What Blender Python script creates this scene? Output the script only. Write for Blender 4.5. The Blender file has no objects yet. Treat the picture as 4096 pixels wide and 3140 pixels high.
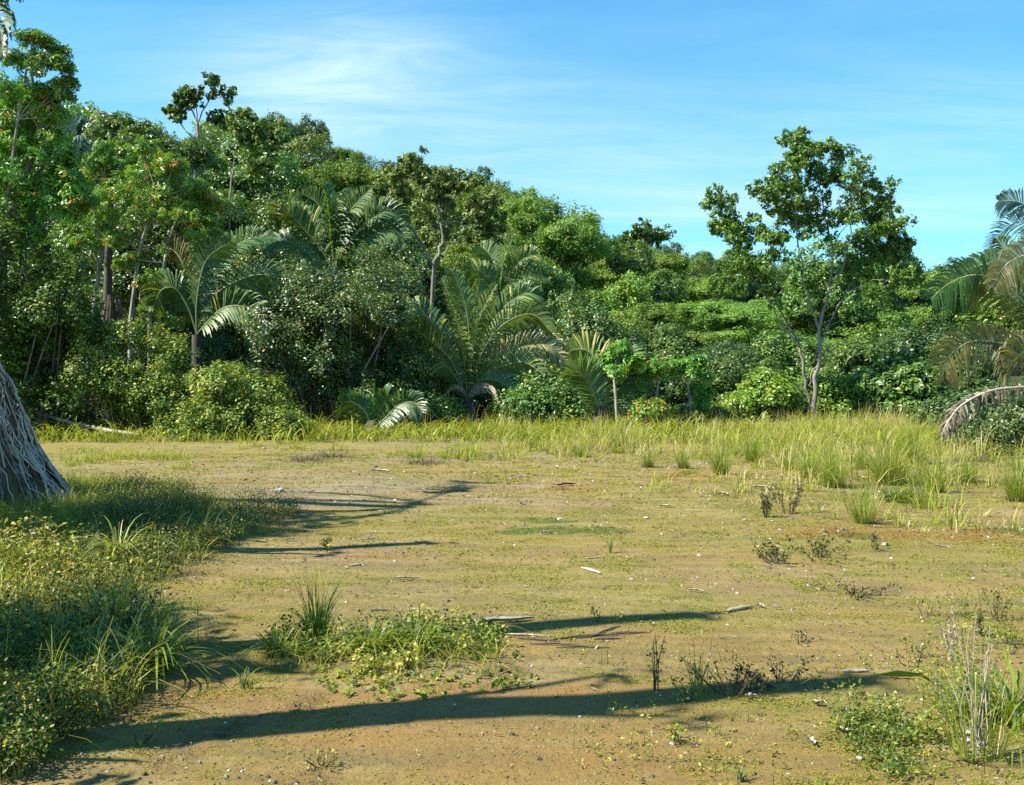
import bpy, math, random
import numpy as np
from mathutils import Vector

# ------------------------------------------------------------------ camera, sky, sun, exposure
F = 983.0; CX = 512.0; CY = 392.5; HOR = 372.0; CAMH = 1.6
PITCH = math.atan((CY - HOR) / F)
scene = bpy.context.scene
cam_d = bpy.data.cameras.new("camera"); cam = bpy.data.objects.new("camera", cam_d)
scene.collection.objects.link(cam); scene.camera = cam
cam_d.sensor_width = 36.0; cam_d.lens = 36.0 * F / 1024.0; cam_d.clip_start = 0.05; cam_d.clip_end = 3000
cam.location = (0, 0, CAMH); cam.rotation_euler = (math.radians(90) - PITCH, 0, 0)
SUN_EL = math.radians(47); AZ = math.radians(13.5)      # light travels towards (+cos, +sin)
tosun = Vector((-math.cos(AZ) * math.cos(SUN_EL), -math.sin(AZ) * math.cos(SUN_EL), math.sin(SUN_EL)))
sd = bpy.data.lights.new("sun", 'SUN'); sd.energy = 5.0; sd.angle = math.radians(0.53); sd.color = (1.0, 0.94, 0.82)
so = bpy.data.objects.new("sun", sd); scene.collection.objects.link(so)
so.rotation_euler = (-tosun).to_track_quat('-Z', 'Y').to_euler(); so.location = (-20, -5, 30)

world = bpy.data.worlds.new("World"); scene.world = world; world.use_nodes = True
wn = world.node_tree; wn.nodes.clear()
def N(t, ty, **kw):
    n = t.nodes.new(ty)
    for k, v in kw.items():
        if k.startswith('i_'):
            n.inputs[k[2:].replace('_', ' ')].default_value = v
        else: setattr(n, k, v)
    return n
def L(t, a, b): t.links.new(a, b)
sky = N(wn, 'ShaderNodeTexSky', sky_type='NISHITA', sun_disc=False)
sky.sun_elevation = SUN_EL; sky.sun_rotation = math.atan2(tosun.x, tosun.y)
sky.air_density = 1.0; sky.dust_density = 0.3; sky.ozone_density = 1.0; sky.altitude = 200
tint = N(wn, 'ShaderNodeMix', data_type='RGBA', blend_type='MULTIPLY'); tint.inputs[0].default_value = 1
L(wn, sky.outputs[0], tint.inputs[6]); tint.inputs[7].default_value = (0.46, 1.54, 1.92, 1)
tc = N(wn, 'ShaderNodeTexCoord'); sep = N(wn, 'ShaderNodeSeparateXYZ'); L(wn, tc.outputs['Generated'], sep.inputs[0])
def M_(t, op, a, b=None, clamp=False):
    n = t.nodes.new('ShaderNodeMath'); n.operation = op; n.use_clamp = clamp
    for i, v in enumerate((a, b)):
        if v is None: continue
        if isinstance(v, (int, float)): n.inputs[i].default_value = v
        else: t.links.new(v, n.inputs[i])
    return n.outputs[0]
zz = M_(wn, 'MAXIMUM', M_(wn, 'ADD', sep.outputs[2], 0.12), 0.02)
cu = M_(wn, 'DIVIDE', sep.outputs[0], zz); cv = M_(wn, 'DIVIDE', sep.outputs[1], zz)
comb = N(wn, 'ShaderNodeCombineXYZ'); L(wn, cu, comb.inputs[0]); L(wn, cv, comb.inputs[1])
def wnoise(scale, rot, sc, detail=7, rough=.6, dist=0.6):
    mp = N(wn, 'ShaderNodeMapping'); mp.inputs['Rotation'].default_value = (0, 0, rot); mp.inputs['Scale'].default_value = sc
    L(wn, comb.outputs[0], mp.inputs[0])
    n = N(wn, 'ShaderNodeTexNoise'); L(wn, mp.outputs[0], n.inputs['Vector'])
    n.inputs['Scale'].default_value = scale; n.inputs['Detail'].default_value = detail
    n.inputs['Roughness'].default_value = rough; n.inputs['Distortion'].default_value = dist
    return n.outputs[0]
def ramp(t, src, stops):
    r = t.nodes.new('ShaderNodeValToRGB'); t.links.new(src, r.inputs[0]); e = r.color_ramp.elements
    while len(e) < len(stops): e.new(0.5)
    for i, (p, c) in enumerate(stops):
        e[i].position = p; e[i].color = (c, c, c, 1) if isinstance(c, (int, float)) else (*c, 1)
    return r.outputs[0]
def blobdir(px, py, wx, wy, ang=0.0):        # soft patch of cirrus round one direction of the sky
    d = Vector(((px - CX) / F, 1.0, (HOR - py) / F)).normalized()
    ux = Vector((1, 0, 0)); uz = Vector((0, 0, 1)); ca, sa = math.cos(ang), math.sin(ang)
    a = ux * ca + uz * sa; b = -ux * sa + uz * ca
    def comp(v, w):
        dn = N(wn, 'ShaderNodeVectorMath', operation='DOT_PRODUCT'); L(wn, tc.outputs['Generated'], dn.inputs[0])
        dn.inputs[1].default_value = v
        q = M_(wn, 'DIVIDE', M_(wn, 'SUBTRACT', dn.outputs['Value'], d.dot(v)), w * 1.0 / F)
        return M_(wn, 'MULTIPLY', q, q)
    s = M_(wn, 'ADD', comp(a, wx), comp(b, wy))
    return M_(wn, 'POWER', 2.718, M_(wn, 'MULTIPLY', s, -1.0))
n1 = wnoise(0.9, 0.5, (0.55, 2.2, 1)); n2 = wnoise(2.6, 0.8, (0.7, 2.0, 1), 9, .65, .9)
tex = M_(wn, 'MULTIPLY', ramp(wn, n1, [(.38, 0), (.68, 1)]), M_(wn, 'ADD', M_(wn, 'MULTIPLY', n2, 1.1), .2))
b1 = blobdir(330, 80, 110, 52, 0.25); b2 = blobdir(440, 120, 260, 60, -0.1); b3 = blobdir(820, 190, 330, 70, .2); b4 = blobdir(250, 60, 300, 150, 0)
fine = ramp(wn, n2, [(.30, .25), (.72, 1)])
cl = M_(wn, 'ADD', M_(wn, 'MULTIPLY', b1, M_(wn, 'MULTIPLY', fine, .66)), M_(wn, 'MULTIPLY', M_(wn, 'MULTIPLY', b2, fine), .38))
cl = M_(wn, 'ADD', cl, M_(wn, 'MULTIPLY', tex, M_(wn, 'ADD', M_(wn, 'MULTIPLY', b3, .5), .15)))
cl = M_(wn, 'ADD', cl, M_(wn, 'MULTIPLY', ramp(wn, sep.outputs[2], [(0, 1), (.36, 0)]), .42))
cl = M_(wn, 'MINIMUM', cl, .85)
mixc = N(wn, 'ShaderNodeMix', data_type='RGBA'); L(wn, cl, mixc.inputs[0]); L(wn, tint.outputs[2], mixc.inputs[6])
mixc.inputs[7].default_value = (6.6, 8.8, 9.6, 1)
bg = N(wn, 'ShaderNodeBackground'); bg.inputs[1].default_value = 0.051; L(wn, mixc.outputs[2], bg.inputs[0])
wo = N(wn, 'ShaderNodeOutputWorld'); L(wn, bg.outputs[0], wo.inputs[0])
scene.view_settings.view_transform = 'Standard'; scene.view_settings.look = 'None'
scene.view_settings.exposure = 1.28; scene.view_settings.gamma = 1.0
scene.cycles.max_bounces = 6; scene.cycles.diffuse_bounces = 1; scene.cycles.transmission_bounces = 4
scene.cycles.use_denoising = False

# ------------------------------------------------------------------ helpers
col = scene.collection
cp, sp = math.cos(PITCH), math.sin(PITCH)
def P(px, py, Y):                      # the point seen at a pixel, Y metres ahead
    u = (px - CX) / F; v = (CY - py) / F; t = Y / (cp + v * sp)
    return np.array((u * t, Y, CAMH + (-sp + v * cp) * t))
def G(px, py):                         # the point of the level clearing seen at a pixel
    u = (px - CX) / F; v = (CY - py) / F; t = CAMH / (sp - v * cp)
    return np.array((u * t, (cp + v * sp) * t, 0.0))
def X_(px, Y): return (px - CX) / F * Y

def tag(o, label=None, cat=None, group=None, kind=None):
    if label:
        o['label'] = label
        if len(label.split()) > 16: print('LONG', len(label.split()), label)
    if cat: o['category'] = cat
    if group: o['group'] = group
    if kind: o['kind'] = kind
    return o
def thing(name, label, cat, loc=(0, 0, 0), rz=0.0, group=None):
    o = bpy.data.objects.new(name, None); col.objects.link(o); o.empty_display_size = .2
    o.location = [float(v) for v in loc]; o.rotation_euler = (0, 0, rz); return tag(o, label, cat, group)

class Mesh:
    """collects quads with one tint value per face, builds ONE mesh object"""
    def __init__(s): s.v = []; s.q = []; s.t = []; s.m = []; s.n = 0; s.sm = []
    def quads(s, v4, tint, mat=0, smooth=False):          # v4 (n,4,3)
        n = len(v4)
        if n == 0: return
        s.v.append(v4.reshape(-1, 3)); s.q.append(np.arange(4 * n).reshape(n, 4) + s.n); s.n += 4 * n
        s.t.append(np.broadcast_to(np.asarray(tint, float), (n,))); s.m.append(np.full(n, mat)); s.sm.append(np.full(n, smooth))
    def grid(s, v, faces, tint, mat=0, smooth=True):
        s.v.append(v); s.q.append(faces + s.n); s.n += len(v); n = len(faces)
        s.t.append(np.broadcast_to(np.asarray(tint, float), (n,))); s.m.append(np.full(n, mat)); s.sm.append(np.full(n, smooth))
    def tube(s, pts, rad, sides=6, tint=.5, mat=0, cap=True):
        pts = np.asarray(pts, float); k = len(pts); rad = np.broadcast_to(np.asarray(rad, float), (k,))
        d = np.gradient(pts, axis=0); d /= np.linalg.norm(d, axis=1)[:, None] + 1e-9
        ref = np.array((0.0, 0, 1)) if abs(d[0][2]) < .8 else np.array((1.0, 0, 0))
        a = np.cross(d, ref); a /= np.linalg.norm(a, axis=1)[:, None] + 1e-9; b = np.cross(d, a)
        th = np.linspace(0, 2 * np.pi, sides, endpoint=False)
        ring = pts[:, None] + rad[:, None, None] * (a[:, None] * np.cos(th)[None, :, None] + b[:, None] * np.sin(th)[None, :, None])
        v = ring.reshape(-1, 3); i = np.arange(k - 1)[:, None] * sides; j = np.arange(sides)[None]; j2 = (j + 1) % sides
        f = np.stack([i + j, i + j2, i + sides + j2, i + sides + j], -1).reshape(-1, 4)
        s.grid(v, f, tint, mat)
    def build(s, name, mats, parent=None, loc=None):
        me = bpy.data.meshes.new(name)
        v = np.concatenate(s.v).astype(np.float32); q = np.concatenate(s.q).astype(np.int32); n = len(q)
        me.vertices.add(len(v)); me.vertices.foreach_set('co', v.ravel())
        me.loops.add(4 * n); me.loops.foreach_set('vertex_index', q.ravel())
        me.polygons.add(n); me.polygons.foreach_set('loop_start', np.arange(0, 4 * n, 4, dtype=np.int32))
        me.polygons.foreach_set('material_index', np.concatenate(s.m).astype(np.int32))
        me.polygons.foreach_set('use_smooth', np.concatenate(s.sm).astype(bool))
        at = me.attributes.new('tint', 'FLOAT', 'FACE'); at.data.foreach_set('value', np.concatenate(s.t).astype(np.float32))
        for m in (mats if isinstance(mats, (list, tuple)) else [mats]): me.materials.append(m)
        me.update(calc_edges=True)
        o = bpy.data.objects.new(name, me); col.objects.link(o)
        if parent: o.parent = parent
        if loc is not None: o.location = [float(a) for a in loc]
        return o

def norm(a): return a / (np.linalg.norm(a, axis=-1, keepdims=True) + 1e-9)
def leaf_quads(rng, c, nrm, size, aspect=.5, dirv=None, cup=.15):
    """ovate leaf faces: centres c, face normals nrm, length size"""
    n = len(c); nrm = norm(nrm)
    r = rng.normal(size=(n, 3)) if dirv is None else dirv + rng.normal(size=(n, 3)) * .25
    t = norm(np.cross(np.cross(nrm, r), nrm)); b = np.cross(nrm, t)
    Ls = (np.broadcast_to(size, (n,)) * rng.uniform(.7, 1.25, n))[:, None]; W = Ls * aspect
    droop = nrm * Ls * cup
    return np.stack([c - t * Ls * .5, c + b * W * .5 - t * Ls * .05, c + t * Ls * .5 - droop, c - b * W * .5 - t * Ls * .05], 1)
def palmate(rng, c, nrm, size, k=7, aspect=.34):
    """whorl of leaflets (big lobed leaf)"""
    n = len(c); nrm = norm(nrm); r = rng.normal(size=(n, 3)); t = norm(np.cross(np.cross(nrm, r), nrm)); b = np.cross(nrm, t)
    out = []
    S = size * rng.uniform(.75, 1.2, n)[:, None]
    for i in range(k):
        a = (i - (k - 1) / 2) * (4.9 / k)
        d = t * math.cos(a) + b * math.sin(a); e = np.cross(nrm, d); dr = nrm * S * rng.uniform(.05, .35, n)[:, None]
        ln = S * (.5 if abs(a) < 1.4 else .38)
        out.append(np.stack([c + d * ln * .12, c + d * ln * .65 + e * ln * aspect * .5, c + d * ln - dr * .5, c + d * ln * .65 - e * ln * aspect * .5], 1))
    return np.concatenate(out), np.tile(np.arange(n), k)

def clumps_in(rng, c, r, n, up=-.35, rmin=.72):
    """clump centres near the surface of an ellipsoid, upper part favoured"""
    d = norm(rng.normal(size=(n * 3, 3))); d = d[d[:, 2] > up][:n]
    rr = rng.uniform(rmin, 1.06, len(d))[:, None]
    return np.asarray(c) + d * rr * np.asarray(r), d
def foliage(m, rng, lobes, leaf, per_clump, clump_r, n_clump, aspect=.5, tb=.5, tv=.28, up=.45, mat=0, kind='ovate', flat=1.0, lowcut=-.35, cup=.15, accent=0.0):
    for (c, r) in lobes:
        cc, dd = clumps_in(rng, c, r, max(3, int(n_clump * rng.uniform(.8, 1.2))), lowcut)
        k = len(cc)
        ct = rng.normal(0, tv * .5, k)
        off = norm(rng.normal(size=(k * per_clump, 3))) * (rng.uniform(0, 1, k * per_clump) ** .5)[:, None]
        idx = np.repeat(np.arange(k), per_clump)
        cr = clump_r * rng.uniform(.65, 1.3, k)[idx][:, None]
        pts = cc[idx] + off * cr * np.array((1, 1, flat))
        nr = dd[idx] * .6 + off * .5 + np.array((0, 0, up)) + rng.normal(size=(len(pts), 3)) * .5
        tt = np.clip(tb + ct[idx] + rng.normal(0, tv * .45, len(pts)), 0, .93)
        if accent: tt = np.where(rng.uniform(size=len(pts)) < accent, .99, tt)
        if kind == 'ovate': m.quads(leaf_quads(rng, pts, nr, leaf, aspect, cup=cup), tt, mat)
        else:
            q, i = palmate(rng, pts, nr, leaf); m.quads(q, tt[i], mat)

def blades(m, rng, base, h, lean, ldir, w, tint, mat=0, seg=3, tipdrop=.0):
    n = len(base); h = np.broadcast_to(h, (n,)); lean = np.broadcast_to(lean, (n,)); w = np.broadcast_to(w, (n,))
    D = np.stack([np.cos(ldir), np.sin(ldir), np.zeros(n)], 1)
    sa = ldir + math.pi / 2 + rng.normal(0, .5, n); S = np.stack([np.cos(sa), np.sin(sa), np.zeros(n)], 1)
    prev = None; tint = np.broadcast_to(tint, (n,))
    for i in range(seg + 1):
        t = i / seg
        p = base + D * (h * lean * t ** 1.8)[:, None] + np.array((0, 0, 1)) * (h * (t - .42 * lean * t * t * (1 + tipdrop * t)))[:, None]
        ww = (w * (1 - t) ** .6 * .5 + (.0012 if i == seg else 0))[:, None]
        cur = (p - S * ww, p + S * ww)
        if prev is not None: m.quads(np.stack([prev[0], prev[1], cur[1], cur[0]], 1), tint, mat)
        prev = cur

# value noise for masks
def vnoise(x, y, seed, octv=4):
    out = np.zeros_like(x, dtype=float); amp = 1; tot = 0
    for o in range(octv):
        r = np.random.default_rng(seed + o).uniform(size=(64, 64))
        xi = np.floor(x).astype(int); yi = np.floor(y).astype(int); fx = x - xi; fy = y - yi
        fx = fx * fx * (3 - 2 * fx); fy = fy * fy * (3 - 2 * fy)
        g = lambda a, b: r[a % 64, b % 64]
        out += amp * ((g(xi, yi) * (1 - fx) + g(xi + 1, yi) * fx) * (1 - fy) + (g(xi, yi + 1) * (1 - fx) + g(xi + 1, yi + 1) * fx) * fy)
        tot += amp; amp *= .5; x = x * 2.03 + 17.1; y = y * 2.03 + 5.3
    return out / tot
def sstep(a, b, x): t = np.clip((x - a) / (b - a), 0, 1); return t * t * (3 - 2 * t)

# ------------------------------------------------------------------ materials
def leaf_mat(name, stops, rough=.40, spec=.6, trans=.24, hv=.025, vv=.25, gain=1.4):
    stops = [(p, tuple(min(.75, v * gain * k) for v, k in zip(c, (1.22, .97, 1.25) if c[1] > c[0] * 1.15 else (1, 1, 1)))) for p, c in stops]
    m = bpy.data.materials.new(name); m.use_nodes = True; t = m.node_tree; t.nodes.clear()
    at = N(t, 'ShaderNodeAttribute', attribute_name='tint'); r = t.nodes.new('ShaderNodeValToRGB'); L(t, at.outputs['Fac'], r.inputs[0])
    e = r.color_ramp.elements
    while len(e) < len(stops): e.new(.5)
    for i, (p, c) in enumerate(stops): e[i].position = p; e[i].color = (*c, 1)
    oi = N(t, 'ShaderNodeObjectInfo'); hs = N(t, 'ShaderNodeHueSaturation')
    L(t, M_(t, 'ADD', M_(t, 'MULTIPLY', oi.outputs['Random'], hv), .5 - hv / 2), hs.inputs['Hue'])
    L(t, M_(t, 'ADD', M_(t, 'MULTIPLY', oi.outputs['Random'], vv), 1 - vv / 2), hs.inputs['Value'])
    L(t, r.outputs[0], hs.inputs['Color'])
    pb = N(t, 'ShaderNodeBsdfPrincipled'); L(t, hs.outputs[0], pb.inputs['Base Color'])
    pb.inputs['Roughness'].default_value = rough; pb.inputs['Specular IOR Level'].default_value = spec
    tl = N(t, 'ShaderNodeBsdfTranslucent'); mx2 = N(t, 'ShaderNodeMix', data_type='RGBA', blend_type='MULTIPLY'); mx2.inputs[0].default_value = 1
    L(t, hs.outputs[0], mx2.inputs[6]); mx2.inputs[7].default_value = (1.5, 1.45, .45, 1); L(t, mx2.outputs[2], tl.inputs[0])
    ms = N(t, 'ShaderNodeMixShader'); ms.inputs[0].default_value = trans; L(t, pb.outputs[0], ms.inputs[1]); L(t, tl.outputs[0], ms.inputs[2])
    o = N(t, 'ShaderNodeOutputMaterial'); L(t, ms.outputs[0], o.inputs[0]); return m
def bark_mat(name, c1, c2, scale=14, bump=.5, rough=.85, stretch=(1, 1, .25), usetint=False):
    m = bpy.data.materials.new(name); m.use_nodes = True; t = m.node_tree; t.nodes.clear()
    tcx = N(t, 'ShaderNodeTexCoord'); mp = N(t, 'ShaderNodeMapping'); mp.inputs['Scale'].default_value = stretch; L(t, tcx.outputs['Object'], mp.inputs[0])
    n = N(t, 'ShaderNodeTexNoise'); n.inputs['Scale'].default_value = scale; n.inputs['Detail'].default_value = 6; L(t, mp.outputs[0], n.inputs['Vector'])
    n2 = N(t, 'ShaderNodeTexNoise'); n2.inputs['Scale'].default_value = scale * .17; n2.inputs['Detail'].default_value = 3; L(t, tcx.outputs['Object'], n2.inputs['Vector'])
    f = M_(t, 'ADD', M_(t, 'MULTIPLY', n.outputs[0], .6), M_(t, 'MULTIPLY', n2.outputs[0], .45))
    r = t.nodes.new('ShaderNodeValToRGB'); L(t, f, r.inputs[0]); r.color_ramp.elements[0].position = .36; r.color_ramp.elements[1].position = .66
    r.color_ramp.elements[0].color = (*c1, 1); r.color_ramp.elements[1].color = (*c2, 1)
    if usetint: L(t, M_(t, 'ADD', M_(t, 'MULTIPLY', f, .6), M_(t, 'MULTIPLY', N(t, 'ShaderNodeAttribute', attribute_name='tint').outputs['Fac'], .42)), r.inputs[0])
    pb = N(t, 'ShaderNodeBsdfPrincipled'); L(t, r.outputs[0], pb.inputs['Base Color']); pb.inputs['Roughness'].default_value = rough
    bp = N(t, 'ShaderNodeBump'); bp.inputs['Strength'].default_value = bump; bp.inputs['Distance'].default_value = .02; L(t, n.outputs[0], bp.inputs['Height']); L(t, bp.outputs[0], pb.inputs['Normal'])
    o = N(t, 'ShaderNodeOutputMaterial'); L(t, pb.outputs[0], o.inputs[0]); return m

MT = {}
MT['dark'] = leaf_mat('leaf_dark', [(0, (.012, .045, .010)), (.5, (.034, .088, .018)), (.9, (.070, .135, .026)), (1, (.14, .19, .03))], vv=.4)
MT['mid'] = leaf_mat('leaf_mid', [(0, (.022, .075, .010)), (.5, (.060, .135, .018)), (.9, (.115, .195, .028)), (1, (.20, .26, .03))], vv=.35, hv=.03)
MT['bright'] = leaf_mat('leaf_bright', [(0, (.035, .10, .010)), (.5, (.085, .19, .016)), (.9, (.15, .27, .022)), (1, (.30, .15, .04))], vv=.25)
MT['feather'] = leaf_mat('leaf_feathery', [(0, (.030, .080, .012)), (.5, (.070, .150, .022)), (.9, (.11, .20, .03)), (1, (.17, .24, .04))], gain=1.75, rough=.7, spec=.2, vv=.3, hv=.03)
MT['olive'] = leaf_mat('leaf_olive', [(0, (.035, .08, .014)), (.5, (.085, .155, .025)), (.9, (.14, .23, .035)), (1, (.26, .28, .08))], rough=.55, vv=.2)
MT['gloss'] = leaf_mat('leaf_glossy', [(0, (.015, .05, .012)), (.5, (.040, .10, .022)), (.85, (.085, .165, .030)), (.95, (.16, .22, .035)), (1, (.26, .20, .04))], rough=.38, spec=.55, trans=.22, vv=.15)
MT['big'] = leaf_mat('leaf_big', [(0, (.03, .10, .012)), (.5, (.07, .19, .018)), (.9, (.12, .26, .022)), (.96, (.28, .25, .03)), (1, (.42, .13, .05))], rough=.38, spec=.5, trans=.26, vv=.2)
MT['shrub'] = leaf_mat('leaf_shrub', [(0, (.025, .07, .010)), (.45, (.065, .15, .018)), (.9, (.18, .26, .03)), (1, (.34, .32, .05))], rough=.42, spec=.35, vv=.2)
MT['palm'] = leaf_mat('palm_leaflet', [(0, (.015, .055, .012)), (.5, (.040, .100, .020)), (.9, (.085, .145, .028)), (1, (.30, .27, .05))], rough=.45, spec=.5, gain=1.6, trans=.25, vv=.15)
MT['palm_blue'] = leaf_mat('palm_leaflet_blue', [(0, (.02, .08, .06)), (.5, (.045, .12, .09)), (1, (.08, .17, .11))], rough=.35, spec=.6, trans=.2, vv=.1)
MT['palm_old'] = leaf_mat('palm_leaflet_old', [(0, (.05, .09, .025)), (.45, (.12, .15, .04)), (.8, (.24, .21, .09)), (1, (.38, .34, .22))], rough=.45, spec=.5, trans=.25, vv=.1)
MT['dead'] = leaf_mat('dead_leaf', [(0, (.10, .07, .045)), (.5, (.27, .21, .15)), (1, (.52, .47, .38))], gain=.8, rough=.6, spec=.3, trans=.12, vv=.1)
MT['grass'] = leaf_mat('grass_blade', [(0, (.10, .17, .015)), (.35, (.20, .29, .02)), (.6, (.30, .34, .035)), (.8, (.42, .38, .10)), (1, (.50, .42, .22))], gain=.92, rough=.5, spec=.35, trans=.35, hv=0, vv=.1)
MT['tuft'] = leaf_mat('tuft_blade', [(0, (.06, .14, .012)), (.5, (.16, .27, .018)), (.85, (.30, .33, .05)), (1, (.48, .40, .20))], gain=.92, rough=.45, spec=.4, trans=.35, hv=.01, vv=.15)
MT['weed'] = leaf_mat('weed_leaf', [(0, (.035, .10, .010)), (.4, (.12, .20, .018)), (.75, (.32, .34, .04)), (1, (.46, .36, .09))], gain=.95, rough=.5, spec=.4, trans=.3, hv=0, vv=.1)
MT['weeddark'] = leaf_mat('weed_leaf_dark', [(0, (.02, .02, .012)), (.4, (.06, .09, .015)), (.8, (.17, .20, .03)), (1, (.3, .28, .1))], gain=1.1, rough=.5, spec=.3, trans=.2, hv=0, vv=.1)
MT['bark_pale'] = bark_mat('bark_pale', (.16, .13, .10), (.42, .38, .32), 10, .5)
MT['bark_grey'] = bark_mat('bark_grey', (.10, .085, .065), (.30, .27, .22), 9, .5)
MT['bark_dark'] = bark_mat('bark_dark', (.025, .02, .015), (.10, .085, .06), 8, .8)
MT['rachis'] = bark_mat('palm_midrib', (.10, .15, .05), (.26, .28, .13), 6, .2, .5)
MT['rachis_old'] = bark_mat('palm_midrib_dry', (.20, .16, .10), (.48, .42, .32), 6, .3, .6)
MT['root'] = bark_mat('root_fibre', (.08, .05, .03), (.54, .43, .34), 22, .8, .7, (1, 1, .2), True)
MT['rootcore'] = bark_mat('root_core', (.05, .035, .02), (.20, .14, .07), 18, 1.0, .9)
MT['wood'] = bark_mat('dry_wood', (.20, .15, .10), (.50, .42, .32), 30, .4, .8, (1, 1, 1))
MT['wood_dark'] = bark_mat('dark_wood', (.03, .02, .015), (.13, .09, .06), 30, .4, .8, (1, 1, 1))
MT['white'] = bark_mat('bleached_husk', (.24, .21, .17), (.50, .46, .40), 20, .3, .6, (1, 1, 1))
MT['stone'] = bark_mat('stone', (.20, .18, .15), (.50, .46, .41), 25, .5, .8, (1, 1, 1))

# ------------------------------------------------------------------ ground and hill
RIDGE_PX = np.array([-900, -300, 0, 60, 110, 150, 180, 208, 235, 265, 295, 325, 345, 385, 425, 480, 510, 560, 600, 660, 760, 900, 1024, 1300, 2000], float)
RIDGE_Y = np.interp(RIDGE_PX, [-900, -300, 0, 60, 150, 250, 330, 400, 470, 560, 660, 760, 900, 1024, 1300, 2000], [45, 50, 58, 64, 74, 88, 98, 106, 114, 124, 134, 142, 150, 155, 160, 170])
SKY_Y = np.array([60, 60, 75, 82, 100, 120, 130, 122, 103, 102, 110, 127, 135, 141, 158, 166, 179, 212, 226, 237, 253, 262, 258, 262, 270], float)
TREE_H = 8.5
def Hland(x, y):
    y = np.asarray(y, float); x = np.asarray(x, float)
    px = CX + F * x / np.maximum(y, 6.0)
    Yr = np.interp(px, RIDGE_PX, RIDGE_Y); sy = np.interp(px, RIDGE_PX, SKY_Y)
    Hr = (HOR - sy) / F * Yr + CAMH - TREE_H
    t = (y - 33) / (Yr - 33)
    up = np.where(t < 1, np.clip(t, 0, 1) ** 1.15, 1 - .25 * sstep(0, 1.5, t - 1))
    h = Hr * up
    return np.where(y > 33, h, 0.0)
def Hfine(x, y):
    b = (vnoise(x * .35 + 9, y * .35 + 3, 11, 3) - .5) * .10 + (vnoise(x * 2.1, y * 2.1, 5, 3) - .5) * .022
    edge = sstep(22, 30, y) * .25 * vnoise(x * .3, y * .3, 8, 2)
    bank = np.exp(-(((x + 4.6) / 1.6) ** 2 + ((y - 8) / 4.5) ** 2)) * .12
    return b + edge + bank
TRACKS = [((-1.60, 3.75), (-.60, 5.45)), ((-.85, 3.6), (.33, 6.1))]
def track_mask(x, y):
    m = np.zeros_like(x)
    for (a, b) in TRACKS:
        a = np.array(a); b = np.array(b); d = b - a; ln = np.linalg.norm(d); d /= ln
        s = (x - a[0]) * d[0] + (y - a[1]) * d[1]; p = -(x - a[0]) * d[1] + (y - a[1]) * d[0]
        m = np.maximum(m, np.exp(-(p / .15) ** 2 * 1.2) * sstep(-.3, .2, s) * (1 - sstep(ln - .4, ln + .4, s)) * sstep(.35, .6, vnoise(x * 2.2, y * 2.2, 77, 2)))
    return m
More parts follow.
